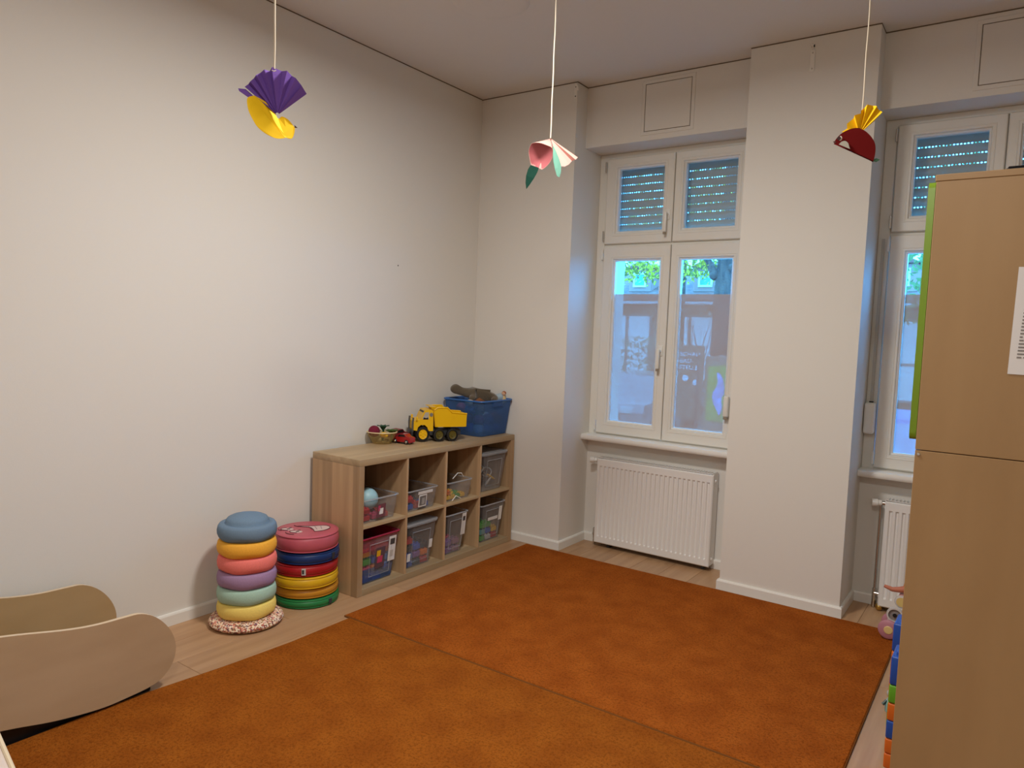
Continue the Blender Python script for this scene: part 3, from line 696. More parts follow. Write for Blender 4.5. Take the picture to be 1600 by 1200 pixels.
# blue bin with soft toys
t = thing('storage_bin', 'translucent blue plastic bin full of soft toys on the shelf end', 'storage box', (.200,-.1905,ZT), 0)
shell(-.172, .172, -.178, .178, .243, .022, .003, .03).build('bin_body', BLUEBIN, t, 40)
MB().tube([(px,py,.243) for px,py in round_rect(-.175,.175,-.181,.181,.032,5)], .0065, 8, closed=True).build('bin_rim', paint('blue_rim', (.03,.13,.40), .35), t)
for s_ in (-1, 1): MB().prism([(-.055,.205),(.055,.205),(.05,.236),(-.05,.236)], min(.166*s_,.182*s_), max(.166*s_,.182*s_), 'X').build('bin_handle', BLUEBIN, t)
for a in (-.11,.11):
    for b in (-.11,.11): MB().cyl((a,b,-.0004),(a,b,.006),.012,12).build('caster', DGREY, t)
for k in range(22):
    m = [PUR, BLUE, GRYW, RED, PNK, SKY, BRN][k % 7]
    o = MB().sphere((0,0,0), .040, 12, 8, (random.uniform(.8,1.2), random.uniform(.8,1.2), random.uniform(.75,1.0))).build('soft_toy', m)
    lv = k//9; i = k % 9; o.location = (.20-.085+.085*(i%3)+random.uniform(-.006,.006), -.19-.09+.09*(i//3), ZT+.045+.066*lv)
    tag(o, ['purple','blue','pale grey','red','pink','light blue','dark brown'][k % 7]+' soft toy seen dimly inside the blue bin', 'soft toy', 'soft toys inside the blue bin')
# the brown plush lying across the bin: one body
def skin_mesh(name, pts, edges, rad, m, loc, label, cat, rot=(0,0,0), group=None):
    me = bpy.data.meshes.new(name); me.from_pydata(pts, edges, []); o = bpy.data.objects.new(name, me); COL.objects.link(o)
    o.modifiers.new('skin', 'SKIN'); 
    for i, v in enumerate(me.skin_vertices[0].data): v.radius = rad[i]; v.use_root = (i == 0)
    s = o.modifiers.new('sub', 'SUBSURF'); s.levels = 2; s.render_levels = 2
    dg = bpy.context.evaluated_depsgraph_get(); nm = bpy.data.meshes.new_from_object(o.evaluated_get(dg))
    bpy.data.objects.remove(o); o = bpy.data.objects.new(name, nm); COL.objects.link(o)
    nm.materials.clear(); nm.materials.append(m); nm.polygons.foreach_set('use_smooth', [True]*len(nm.polygons))
    o.location = loc; o.rotation_euler = rot; tag(o, label, cat, group); return o
BR2 = paint('taupe_plush', (.105,.080,.052), .95, bump=(200,.7,.004), sheen=.4)
pts = [(0,.03,0),(0,-.035,.004),(0,-.085,.016),(0,-.125,.030),(.004,-.158,.026),(0,.095,-.006),(0,.135,-.016),  (.045,-.025,-.006),(.078,-.050,-.020),(-.045,-.03,.0),(-.075,-.06,-.01),(.052,.105,-.016),(.088,.085,-.030),(-.05,.11,-.012),(-.08,.135,-.02),(.016,-.128,.060),(-.016,-.122,.060)]
eds = [(0,1),(1,2),(2,3),(3,4),(0,5),(5,6),(1,7),(7,8),(1,9),(9,10),(5,11),(11,12),(5,13),(13,14),(3,15),(3,16)]
rad = [(.046,.040),(.040,.034),(.024,.023),(.033,.031),(.019,.017),(.046,.040),(.026,.024)]+[(.022,.020),(.018,.017)]*4+[(.010,.010)]*2
skin_mesh('plush_animal', pts, eds, rad, BR2, (.195,-.215,ZT+.276), 'brown long necked plush animal lying on top of the blue bin', 'plush toy', (0,.05,-.60)).scale = (1.12,1.2,1.12)
o = MB().tube([(0,-.05,0),(0,0,.012),(0,.05,0)], [.018,.026,.016], 12).build('plush_toy', paint('rust_plush', (.19,.07,.025), .9)); o.location = (.295,-.300,ZT+.226); tag(o, 'rust brown soft toy at the near corner of the blue bin', 'plush toy')
o = MB().sphere((0,0,0), .030, 14, 10, (1,1.3,.7)).build('plush_toy', paint('cream_plush', (.60,.52,.42), .9)); o.location = (.225,-.318,ZT+.226); tag(o, 'cream soft toy peeping out under the brown plush', 'plush toy')
o = MB().tube([(0,-.04,.02),(.03,0,.03),(.04,.05,.0)], [.022,.03,.02], 12).build('plush_toy', paint('pale_blue_plush', (.34,.44,.52), .9)); o.location = (.265,-.062,ZT+.226); tag(o, 'pale blue soft toy at the wall end of the blue bin', 'plush toy')
t = thing('small_doll', 'little pale doll standing in the blue bin beside the wall', 'doll', (.315,-.045,ZT+.215))
MB().lathe([(0,0),(.020,.002),(.022,.02),(.014,.045),(.008,.052),(0,.053)], 16).build('doll_body', paint('doll_cream', (.62,.45,.22), .8), t)
MB().sphere((0,0,.066), .016, 14, 10).build('doll_head', paint('doll_skin', (.60,.36,.24), .7), t)
MB().sphere((0,.004,.071), .0165, 14, 8, (1,.95,.9)).build('doll_hair', paint('doll_hair', (.30,.10,.04), .9), t)

# ------------------------------------------------------------------ stacking stones on their board
SX, SY = .240, -2.080
tag(MB().lathe([(0,.002),(.120,.0),(.150,.001),(.170,.010),(.178,.022),(.172,.036),(.150,.045),(.10,.048),(0,.048)], 56).build('balance_board', speckle('speckled_foam', ['E9C9A6','B5604E','F2E3CC','7A5560','DD9A86','8A6A48','F0D9C0'], 150), loc=(SX,SY,0)), 'round speckled foam board under the stacking stones', 'balance board')
STP = [(0,.1165),(.045,.1150),(.075,.1095),(.093,.1005),(.1015,.0895),(.1035,.0795),(.1065,.0755),(.1115,.0765),(.120,.0772),(.131,.0735),(.1375,.064),(.1415,.045),(.1405,.025),(.135,.008),(.127,.001),(.1185,.0),(.1165,.012),(.1135,.030),(.095,.040),(0,.044)]
stones = (('F4D874','pale yellow','lowest'), ('A9C9B8','mint green','second lowest'), ('A283A6','mauve','third lowest'), ('F27F76','coral','third from top'), ('F5B23E','amber yellow','second from top'), ('70889F','dusty blue','topmost'))
for k, (c, nm, wh) in enumerate(stones):
    ph = k*1.3
    def md(p, a, ph=ph):
        e = max(0, 1-p[2]/.05); return (p[0], p[1], p[2]+.0075*e*(1+math.sin(5*a+ph))*.5*(1 if math.hypot(p[0],p[1]) > .119 else 0))
    o = MB().lathe(STP, 64, mod=md).build('stacking_stone', mat('foam_'+nm.replace(' ','_'), c, .75, .25, noise=(180,.12), bump=(260,.25,.002)), None, 60, (SX+random.uniform(-.002,.002), SY+random.uniform(-.002,.002), .0485+.0772*k), (0,0,ph))
    tag(o, nm+' foam stacking stone, '+wh+' of its tower', 'stacking stone', 'tower of foam stacking stones')

# ------------------------------------------------------------------ stack of round seat cushions
CX, CY = .213, -1.690
cush = ((0,.050,(.018,.20,.055),'green','bottom'), (.0505,.105,(.56,.25,.018),'ochre orange','second from floor'), (.1055,.171,(.72,.43,.012),'yellow','third from floor'), (.1715,.235,(.40,.012,.016),'red','fourth from floor'), (.2355,.298,(.008,.035,.15),'navy blue','fifth from floor'), (.2985,.388,(.52,.105,.145),'pink','topmost, with smiling face'))
for k, (z0, z1, c, nm, wh) in enumerate(cush):
    h = z1-z0; R = .168
    t = thing('floor_cushion', nm+' round leatherette floor cushion, '+wh, 'cushion', (CX+(.006,-.004,.004,-.003,.002,0)[k], CY+(.003,.006,-.004,0,.004,0)[k], z0+.0004), .5*k, 'stack of round floor cushions')
    m = mat('leatherette_'+nm.replace(' ','_'), c, .38, .45, noise=(14,.10), bump=(420,.12,.001))
    b = .006
    MB().lathe([(0,b*.1),(R-.02,b*.1),(R-.006,b),(R,h*.3),(R+.003,h*.5),(R,h*.7),(R-.006,h-b),(R-.022,h-b*.3),(R*.6,h),(0,h)], 64).build('cover', m, t, 60)
    for zz in (b+.001, h-b-.001):
        MB().tube([((R-.0035)*math.cos(a), (R-.0035)*math.sin(a), zz) for a in [2*pi*i/64 for i in range(64)]], .0028, 6, closed=True).build('piping', m, t)
    if k < 5:
        a = (-.9, -2.05, -.52, -.55, -.95)[k]-.5*k if k in (1,) else {0:.10, 2:-1.95, 3:-.75, 4:.22}.get(k, 0)-.5*k
        q = Matrix.Rotation(a,4,'Z')
        if k in (0,2,3,4):
            g = MB().box((R+.001,-.011,h*.22), (R+.0055,.011,h*.78), .0012, 1, q).build('zip_tag', GRYW if k == 3 else DGREY, t)
            if k == 3: MB().box((R+.0057,-.008,h*.35), (R+.0066,.002,h*.68), 0, 1, q).build('tag_print', DGREY, g)
    else:
        t.rotation_euler = (0,0,.612)   # face laid out on the cushion's own disc: x across, y away from the room
        INKR = mat('dark_outline', (.05,.008,.014), .6); WHT = mat('face_white', (.66,.50,.48), .5)
        z = h+.0002
        def flat(name, pts, m, zz, parent): return MB().prism(pts, zz, zz+.0006, 'Z').build(name, m, parent, 0)
        def line(name, pts, r=.0016): return MB().tube([(p.x,p.y,z+.0012) for p in smooth_curve(pts, 5)], r, 6).build(name, INKR, t)
        # grin with teeth
        out = [(-.075,.040),(-.045,.030),(.010,.020),(.045,-.030),(.060,-.060),(.100,-.040),(.125,.000),(.130,.040),(.110,.070),(.075,.080),(.0,.052)]
        gsh = [tuple(p) for p in smooth_curve([(a*.86+.004,b*.86+.004) for a,b in out], 4, True)]
        mouth = flat('mouth', gsh, WHT, z, t)
        MB().tube([(a,b,z+.001) for a,b in gsh], .0018, 6, closed=True).build('mouth_outline', INKR, t)
        for q in range(3): MB().tube([(.0+.03*q,.035+.01*q,z+.0012),(.035+.022*q,-.02+.012*q,z+.0012)], .0009, 5).build('tooth_line', INKR, t)
        line('cheek_line', [(-.085,.050),(-.075,.040),(-.055,.030)], .002)
        for ex, ey in ((-.100,-.025), (-.040,-.065)):
            e_ = [(ex+.034*math.cos(a), ey+.023*math.sin(a)) for a in [2*pi*i/20 for i in range(20)]]
            flat('eye', e_, WHT, z, t)
            MB().tube([(a,b,z+.001) for a,b in e_[6:17]], .0016, 6).build('eye_outline', INKR, t)
            flat('pupil', [(ex+.006+.010*math.cos(a), ey+.004+.008*math.sin(a)) for a in [2*pi*i/14 for i in range(14)]], INKR, z+.0007, t)
            line('brow', [(ex+.002,ey+.022),(ex+.012,ey+.030),(ex+.016,ey+.020)])
        line('smile', [(-.090,-.085),(-.078,-.104),(-.050,-.118),(-.035,-.117)])
        line('smile', [(-.145,-.030),(-.138,-.048),(-.122,-.055)])

# ------------------------------------------------------------------ curved plywood toy at the left
t = thing('plywood_rocker', 'curved birch plywood toy with two rounded side panels on a black base', 'climbing toy', (0,-3.45,0))
half = [(.0,.432),(.19,.410),(.39,.368),(.50,.353),(.60,.350),(.665,.345),(.725,.312),(.775,.255),(.803,.190),(.803,.130),(.776,.078),(.717,.040),(.60,.027),(.50,.026),(.35,.046),(.19,.082),(.0,.108)]
top = smooth_curve(half, 4)
outl = [(p.x,p.y) for p in top]+[(-p.x,p.y) for p in reversed(top[1:-1])]
for (x0, x1, mi) in ((.560,.578,0), (.075,.093,1)):
    n = len(outl)
    # faces take the veneer, the rim takes the bare plywood edge
    mb = MB(); b = .002
    cx_ = [(u,v) for u,v in outl]
    mb.add([(x0,u,v) for u,v in outl]+[(x1,u,v) for u,v in outl], [tuple(range(n))[::-1], tuple(range(n,2*n))]); mb.cur = 1
    mb.f += [(i,(i+1)%n,n+(i+1)%n,n+i) for i in range(n)]; mb.m += [1]*n
    mb.build('side_panel', [PLYIN if mi else PLY, PLYEDGE], t, 30)
for k in range(7):
    yy = -.54+.18*k; zz = .20-.09*(abs(yy)/.6)**2
    B('slat', (.0935,yy-.035,zz), (.5595,yy+.035,zz+.018), PLYIN, t, .003)
B('base_block', (.110,-.722,.0005), (.541,.722,.085), DARK, t, .003)

# ------------------------------------------------------------------ low table corner at the lower left
t = thing('low_table', 'pale topped low table whose corner shows at the lower left', 'table', (1.245,-3.527,0), math.atan2(-.035,.186))
B('table_top', (-.30,-.60,.470), (.62,-.0005,.494), mat('pale_laminate', (.66,.56,.50), .4), t, .003)
B('edge_band', (-.30,.0,.470), (.62,.010,.495), paint('cream_edge', (.72,.60,.42), .5), t, .003)
for a in (-.25,.57):
    for b in (-.55,-.06): MB().cyl((a,b,.0125), (a,b,.4695), .022, 14).build('table_leg', PLYEDGE, t)
t.location.z = .0

# ------------------------------------------------------------------ tall cabinet at the right
KX, KY, KH, KS = 3.075, -1.758, 2.006, 1.195
t = thing('tall_cabinet', 'tall beech storage cabinet with green door edge at the right', 'cabinet', (KX,KY,0))
kd, kw = .46, .92
for a in (0, kw-.019):
    B('side_panel', (0,a,.0005), (kd,a+.019,KS-.0012), BEECH, t, .0012)
    B('side_panel', (0,a,KS+.0012), (kd,a+.019,KH-.0195), BEECH, t, .0012)
B('top_panel', (-.003,-.001,KH-.019), (kd,kw+.001,KH), BEECH, t, .0015)
B('bottom_panel', (.0,.0193,.0005), (kd-.01,kw-.0193,.050), BEECH, t)
for z in (.60, KS-.02, KS+.40): B('shelf_panel', (.012,.0193,z), (kd-.0105,kw-.0193,z+.018), BEECH, t)
B('back_panel', (kd-.010,.0193,.0505), (kd-.002,kw-.0193,KH-.0195), BEECH, t)
for a in (0.002, kw/2+.001):
    dr = MB().prism(round_rect(a, a+kw/2-.003, 1.224, 1.988, .022, 5), -.0195, -.0012, 'X').build('door', GREENP, t, 30)
    hy = a+kw/2-.06 if a < .1 else a+.05
    MB().tube([(-.0195,hy,1.30),(-.045,hy,1.305),(-.045,hy,1.415),(-.0195,hy,1.42)], .005, 8).build('door_handle', CHROME, dr)
MB().lathe([(0,.003),(.004,.0025),(.0055,0),(0,-.0002)], 12, Matrix.Translation((.0095,-.0002,1.182)) @ Matrix.Rotation(pi/2,4,'X')).build('screw_cap', CHROME, t)
t = thing('notice_sheet', 'white printed paper sheet taped to the cabinet side', 'paper', (3.286,-1.7588,1.437), 0)
MB().prism([(0,0),(.21,-.004),(.215,.292),(.005,.298)], -.0008, -.0002, 'Y').build('sheet', PAPER, t)
for k in range(19):
    z = .045+.0095*k; u = .018+.0005*k
    while u < .19:
        w_ = random.uniform(.005,.022); B('print_line', (u,-.0014,z), (min(u+w_,.195),-.0009,z+.0042), mat('print_grey', (.22,.20,.19), .8) if 'print_grey' not in bpy.data.materials else bpy.data.materials['print_grey'], t); u += w_+.004
t = thing('flat_case', 'thin black flat case lying on top of the tall cabinet', 'case', (3.24,-1.72,KH+.0005), -.02)
B('case_body', (0,0,0), (.26,.36,.010), DARK, t, .003, 2); B('case_lid', (.004,.004,.0102), (.256,.356,.016), DARK, t, .003)
B('case_clasp', (.11,-.003,.004), (.15,-.0005,.012), CHROME, t, .001)

# towers of big building bricks standing in the open lower cabinet
def big_brick(x0, x1, y0, y1, z0, z1, m, label, studs=True):
    t = thing('building_brick', label, 'building brick', ((x0+x1)/2,(y0+y1)/2,z0+.0004), group='big bricks by the cabinet')
    a, b, h = (x1-x0)/2, (y1-y0)/2, z1-z0-.0008
    B('brick_body', (-a,-b,0), (a,b,h), m, t, .006, 3)
    if studs:
        for sx in (-.5,.5):
            for sy in (-.5,.5): MB().lathe([(0,.014),(.017,.014),(.020,.011),(.0205,.0001),(0,.0001)], 18, Matrix.Translation((a*sx,b*sy,h))).build('stud', m, t)
BO = paint('brick_orange', (.62,.13,.012)); BB = paint('brick_blue', (.016,.075,.36), .35); BG = paint('brick_green', (.12,.36,.02)); 
levels = [(.0505,.104,BO,'orange big brick, lowest of the tower at the cabinet front'), (.104,.157,BO,'orange big brick, second from the bottom of its tower'), (.157,.221,BB,'blue big brick between two orange ones'), (.221,.283,BO,'orange big brick under the green one'), (.283,.347,BG,'green big brick in the tower at the cabinet'), (.347,.448,BB,'tall blue big brick on top of the green one')]
for i, (a, b, m, lab) in enumerate(levels): big_brick(3.029+.002*i*0, 3.157, -1.50, -1.372, a, b, m, lab, i == 5)
for i, (a, b, m, lab) in enumerate([(.0505,.15,BG,'green big brick, base of the rear tower'), (.15,.25,BO,'orange big brick, middle of the rear tower'), (.25,.35,BO,'orange big brick below the rear blue one'), (.35,.458,BB,'tall blue big brick on the rear tower')]):
    big_brick(2.997, 3.197, -1.20, -1.072, a, b, m, lab, i == 3)
# small teal figure on the floor
t = thing('toy_figure', 'small teal toy figure on the floor by the brick tower', 'toy figure', (2.985,-.95,.0005), .4)
MB().lathe([(0,0),(.022,.001),(.024,.03),(.016,.055),(.010,.060),(0,.061)], 16).build('figure_body', paint('figure_teal', (.25,.42,.42)), t)
MB().sphere((0,0,.076), .019, 14, 10).build('figure_head', paint('figure_pale', (.42,.50,.50)), t)
for s_ in (-1,1): MB().tube([(.018*s_,0,.045),(.034*s_,-.006,.03)], .006, 8).build('figure_arm', paint('figure_dark', (.03,.06,.05)), t)
# wheeled baby toys beyond the cabinet
def wheel(par, loc, r, w, m, hubm, rz=0):
    R_ = Matrix.Translation(loc) @ Matrix.Rotation(rz,4,'Z') @ Matrix.Rotation(pi/2,4,'X')
    o = MB().lathe([(0,-w/2),(r*.8,-w/2),(r*.95,-w*.3),(r,0),(r*.95,w*.3),(r*.8,w/2),(0,w/2)], 32, R_).build('wheel', m, par)
    MB().lathe([(0,w/2+.004),(r*.36,w/2+.003),(r*.42,w/2+.0002),(0,w/2+.0002)], 24, R_).build('wheel_hub', hubm, o)
PINKW = paint('dusty_pink_plastic', (.46,.20,.25)); CREAM = paint('cream_hub', (.70,.52,.22))
t = thing('pull_toy', 'dusty pink wheeled pull toy with cream hubs on the floor', 'pull toy', (2.90,-.145,0))
wheel(t, (-.030,-.03,.0635), .050, .026, PINKW, CREAM); wheel(t, (.085,-.03,.0635), .050, .026, PINKW, CREAM)
wheel(t, (-.030,.09,.0635), .050, .026, PINKW, CREAM); wheel(t, (.085,.09,.0635), .050, .026, PINKW, CREAM)
B('toy_body', (-.045,-.012,.055), (.105,.072,.112), GRYW, t, .016, 3)
RG = paint('ring_white', (.58,.55,.53), .35)
R_ = Matrix.Translation((-.008,-.012,.140)) @ Matrix.Rotation(pi/2,4,'X')
MB().lathe([(.030,-.012),(.037,-.012),(.040,0),(.037,.012),(.030,.012),(.030,-.012)], 28, R_).build('white_ring', RG, t)
MB().lathe([(0,-.006),(.029,-.006),(.029,.002),(.012,.004),(.010,.010),(0,.010)], 24, R_).build('ring_disc', paint('ring_grey', (.24,.21,.20)), t)
MB().lathe([(0,.013),(.009,.013),(.010,.0101),(0,.0101)], 16, R_).build('ring_axle', DARK, t)
t = thing('stacked_toy', 'pale yellow and pink wheeled toy stacked on the pull toy', 'baby toy', (2.945,-.095,.1855))
B('toy_block', (-.05,-.02,-.0), (.06,.05,.05), paint('toy_pink', (.50,.24,.24)), t, .014, 3)
R_ = Matrix.Translation((-.032,-.024,.016)) @ Matrix.Rotation(pi/2,4,'X')
MB().lathe([(0,-.010),(.024,-.010),(.028,0),(.024,.010),(0,.010)], 24, R_).build('wheel', paint('toy_yellow', (.66,.48,.17)), t)
MB().lathe([(.024,.0102),(.031,.008),(.033,0),(.031,-.008),(.0285,-.006),(.0285,.006),(.024,.0102)], 24, R_).build('wheel_rim', RG, t)
t = thing('orange_toy', 'orange toy with outstretched pink arm above the pull toy', 'toy', (2.955,-.085,.2365))
MB().lathe([(0,0),(.040,.001),(.046,.02),(.040,.055),(.028,.075),(0,.082)], 24).build('toy_torso', paint('toy_orange', (.66,.17,.02)), t)
MB().tube([(-.020,-.01,.030),(-.060,-.016,.020),(-.090,-.02,.016),(-.128,-.02,.026)], [.018,.015,.012,.008], 12).build('toy_arm', paint('toy_skin', (.50,.17,.10), .6), t)

# ------------------------------------------------------------------ paper mobiles
def hang(name, label, cat, loc, rz): return thing(name, label, cat, loc, rz)
def fan(parent, name, piv, tips, m, amp, k):
    # pleated paper: ridge points alternate in depth; tips = outer edge from one side to the other (x,z)
    n = len(tips); mb = MB(); th = .0006; vs = []; fs = []
    for i, (a, b) in enumerate(tips):
        d = amp if i % 2 else -amp
        vs += [(a, piv[1]+d, b), (piv[0]+(a-piv[0])*.06, piv[1]+d*.1, piv[2]+(b-piv[2])*.06)]
    for i in range(n-1): fs.append((2*i, 2*i+2, 2*i+3, 2*i+1))
    m_ = len(vs); vs2 = [(x,y+th,z) for x,y,z in vs]
    fs += [tuple(m_+j for j in reversed(f)) for f in fs]
    fs += [(2*i, 2*i+2, m_+2*i+2, m_+2*i) for i in range(n-1)]
    return mb.add(vs+vs2, fs).build(name, m, parent, 0)
def sheet(parent, name, loop, m, th=.0007):
    n = len(loop); A = [Vector(p) for p in loop]; nr = (A[n//3]-A[0]).cross(A[2*n//3]-A[0]).normalized()*th
    c = sum(A, Vector())/n
    vs = A+[p+nr for p in A]; fs = [tuple(range(n))[::-1], tuple(range(n,2*n))]+[(i,(i+1)%n,n+(i+1)%n,n+i) for i in range(n)]
    return MB().add(vs, fs).build(name, m, parent, 0)
def string(parent, z0, ztop, x0=0, y0=0, r=.0024):
    pts = [(x0+.0008*math.sin(i*1.7), y0, z0+(ztop-z0)*i/14) for i in range(15)]
    MB().tube(pts, r, 6).build('string', STRING, parent)
PURP = mat('purple_paper', (.17,.085,.36), .75, .08); YELP = mat('yellow_paper', (.80,.50,.012), .7, .08); REDP = mat('dark_red_paper', (.115,.004,.004), .75, .08)
PNKP = mat('pink_paper', (.56,.29,.25), .75, .08); GRNP = mat('dark_green_paper', (.005,.030,.020), .8, .08); MNTP = mat('mint_paper', (.13,.30,.23), .8, .08)
AMBP = mat('amber_paper', (.80,.48,.01), .7, .08); WHP = mat('white_card', (.70,.64,.54), .75)
def arc_pts(c, r, a0, a1, n): return [(c[0]+r*math.cos(math.radians(a0+(a1-a0)*i/n)), c[1]+r*math.sin(math.radians(a0+(a1-a0)*i/n))) for i in range(n+1)]
# yellow bird with purple fan; local x to the right, z up, y away from the viewer; unit: u = 0.223 mm
u = .0002226
def q(a, b, d=0): return ((a-548)*u, d, (210-b)*u)
birdA = Vector((1.5589, -2.9257, 2.2085))
t = hang('paper_bird', 'yellow paper bird with purple pleated fan hanging at the left', 'paper bird', birdA, 0.9373)
string(t, -.002, H-birdA.z-.001)
fold = smooth_curve([(318,578),(430,750),(545,900),(640,1000),(700,1045)], 4)
lower = smooth_curve([(700,1045),(640,1072),(560,1078),(450,1040),(360,975),(300,885),(255,790),(236,690),(245,620),(318,578)], 4)
sheet(t, 'body_flap', [q(p.x,p.y,-.004-.020*math.sin(pi*min(1,i/len(fold)))*0) for i,p in enumerate(fold[:-1])]+[q(p.x,p.y,-.020*math.sin(pi*i/(len(lower)-1))-.004) for i,p in enumerate(lower[:-1])], YELP)
up1 = smooth_curve([(700,1045),(770,1040),(800,960),(806,890)], 4)+smooth_curve([(806,890),(730,800),(650,765),(612,795),(590,790),(555,715),(540,676),(430,620),(318,578)], 3)[1:]
sheet(t, 'body_flap', [q(p.x,p.y,-.002) for p in fold[:-1]]+[q(p.x,p.y,.022*math.sin(pi*i/(len(up1)-1))-.002) for i,p in enumerate(up1[:-1])], YELP)
tips = []
ang = [(-205,30,0)]
outer = [(215,500),(255,430),(320,352),(395,270),(480,240),(525,212),(600,222),(690,218),(750,250),(800,300),(885,362),(870,390),(945,452)]
outer = [(205,490),(246,428),(268,418),(312,345),(335,330),(385,272),(430,250),(495,236),(522,205),(640,214),(700,225),(760,255),(806,300),(886,362),(880,385),(945,452)]
fan(t, 'fan_wing', (q(592,775)[0], .004, q(592,775)[2]), [(q(a,b)[0], q(a,b)[2]) for a,b in outer], PURP, .009, 0)
sheet(t, 'tail', [q(128,508,.004), q(215,505,.004), q(330,590,.006), q(350,660,.004), q(300,630,.002), q(140,540,.002)], PURP)
sheet(t, 'beak', [q(800,870,.003), q(838,900,.003), q(802,905,.003)], mat('beak_dark', (.08,.03,.01), .7))
MB().tube([q(520,255,-.010),q(545,268,-.013),q(570,250,-.010)], .0012, 6).build('string_knot', STRING, t)
# pink paper flower
v = .000285
birdB = Vector((1.5355, -1.4574, 2.3680))
def qf(a, b, d=0): return ((a-603)*v, d, (250-b)*v)
t = hang('paper_flower', 'pink folded paper flower with green leaves hanging in the middle', 'paper flower', birdB, 0.5722)
string(t, -.002, H-birdB.z-.001, r=.0027)
def cone(parent, name, apex, rim, m, th=.0007):
    n = len(rim); vs = [apex]+list(rim); fs = [(0,i+1,(i+1)%n+1) for i in range(n)]
    k = len(vs); c = Vector(rim[0])*0
    for p in rim: c += Vector(p)/n
    vs += [tuple(Vector(p)+(c-Vector(p))*.02) for p in vs]
    fs += [(k, k+(i+1)%n+1, k+i+1) for i in range(n)]+[(i+1,(i+1)%n+1,k+(i+1)%n+1,k+i+1) for i in range(n)]
    return MB().add(vs, fs).build(name, m, parent, 25)
rim = []
ell = [(330,385),(430,378),(540,405),(635,445),(650,540),(600,650),(500,735),(440,725),(390,742),(320,690),(290,600),(272,500),(295,420)]
for i, p in enumerate(smooth_curve(ell, 3, True)):
    rim.append(qf(p.x, p.y, -.030+.055*max(0, 1-(p.y-380)/200)*0 - .0004*(p.y-560)*v/v*0))
# the petal cup opens towards the room: rim tilted, its upper edge further back
rim = [(x, -.052+.050*((-.035-z)/.09), z) for (x, y, z) in rim]
cone(t, 'petal_cup', qf(603,250,.018), rim, PNKP)
MB().add([Vector((sum(r[0] for r in rim)/len(rim), sum(r[1] for r in rim)/len(rim)+.030, sum(r[2] for r in rim)/len(rim)))]+[Vector(r)*.985+Vector((sum(r_[0] for r_ in rim)/len(rim),sum(r_[1] for r_ in rim)/len(rim)+.004,sum(r_[2] for r_ in rim)/len(rim)))*.015 for r in rim], [(0,i+1,(i+1)%len(rim)+1) for i in range(len(rim))]).build('petal_lining', mat('rose_paper', (.40,.105,.115), .8), t, 25)
ed = [(640,395,-.012),(780,700,-.02),(840,705,-.022),(905,665,-.016),(950,595,.004),(1005,590,-.014),(1040,545,-.006)]
pet = [qf(a,b,d) for a,b,d in ed]
vs = [qf(603,250,.012)]+pet; vs += [tuple(Vector(p)+Vector((0,.0008,0))) for p in vs]; n = len(pet)+1
MB().add(vs, [(0,i,i+1) for i in range(1,n-1)]+[(n,n+i+1,n+i) for i in range(1,n-1)]+[(i,i+1,n+i+1,n+i) for i in range(1,n-1)]).build('petal', PNKP, t, 0)
sheet(t, 'leaf', [qf(a,b,d) for a,b,d in ((310,680,-.004),(440,720,-.004),(415,800,-.008),(370,890,-.012),(310,985,-.012),(255,1060,-.010),(240,960,-.012),(245,850,-.010),(270,750,-.006))], GRNP)
sheet(t, 'leaf', [qf(a,b,d) for a,b,d in ((645,390,-.030),(700,490,-.034),(745,590,-.038),(785,700,-.036),(785,800,-.034),(765,880,-.032),(725,860,-.034),(690,760,-.036),(660,640,-.036),(648,520,-.034))], MNTP)
# red bird with yellow fan
v3 = .0002137
birdC = Vector((2.8218, -1.5422, 2.2854))
def q3(a, b, d=0): return ((a-575)*v3, d, (210-b)*v3)
t = hang('paper_bird', 'dark red paper bird with yellow fan hanging near the right window', 'paper bird', birdC, 0.1806)
string(t, -.006, H-birdC.z-.001, r=.0019)
lo = [(195,705),(480,860),(780,1025)]
arc = smooth_curve([(780,1025),(800,900),(790,780),(740,680),(660,590),(590,540),(530,515),(430,520),(320,565),(250,625),(195,705)], 4)
sheet(t, 'body_flap', [q3(480,860,-.012)]+[q3(p.x,p.y,-.012-.010*math.sin(pi*i/(len(arc)-1))) for i,p in enumerate(arc)], REDP)
sheet(t, 'body_flap', [q3(480,865,-.008)]+[q3(p.x,p.y,.006+.030*math.sin(pi*i/(len(arc)-1))) for i,p in enumerate(arc)], REDP)
sheet(t, 'breast_patch', [q3(p.x,p.y,-.0215) for p in smooth_curve([(275,748),(310,710),(360,700),(405,735),(425,790),(440,830)], 3)], mat('grey_card', (.36,.33,.27), .75))
sheet(t, 'eye', [q3(290+26*math.cos(a), 655+36*math.sin(a), -.0215) for a in [2*pi*i/16 for i in range(16)]], WHP)
sheet(t, 'pupil', [q3(272+28*math.cos(a), 655+30*math.sin(a), -.0235) for a in [2*pi*i/16 for i in range(16)]], mat('pupil_black', (.03,.004,.004), .7))
sheet(t, 'beak', [q3(185,685,-.014), q3(235,690,-.014), q3(215,725,-.014)], mat('beak_brown', (.07,.02,.012), .7))
sheet(t, 'tail', [q3(775,1000,-.012), q3(825,985,-.012), q3(875,1012,-.012), q3(820,1045,-.012), q3(780,1028,-.012)], mat('tail_green', (.03,.085,.045), .8))
fan(t, 'fan_wing', (q3(560,600)[0], -.002, q3(560,600)[2]), [(q3(a,b)[0], q3(a,b)[2]) for a,b in ((300,545),(375,480),(368,425),(460,325),(470,300),(555,262))], AMBP, .008, 0)
fan(t, 'fan_wing', (q3(560,600)[0], -.018, q3(560,600)[2]), [(q3(a,b)[0], q3(a,b)[2]) for a,b in ((555,262),(605,200),(640,175),(720,180),(775,212),(795,240),(855,310),(770,400))], AMBP, .008, 0)

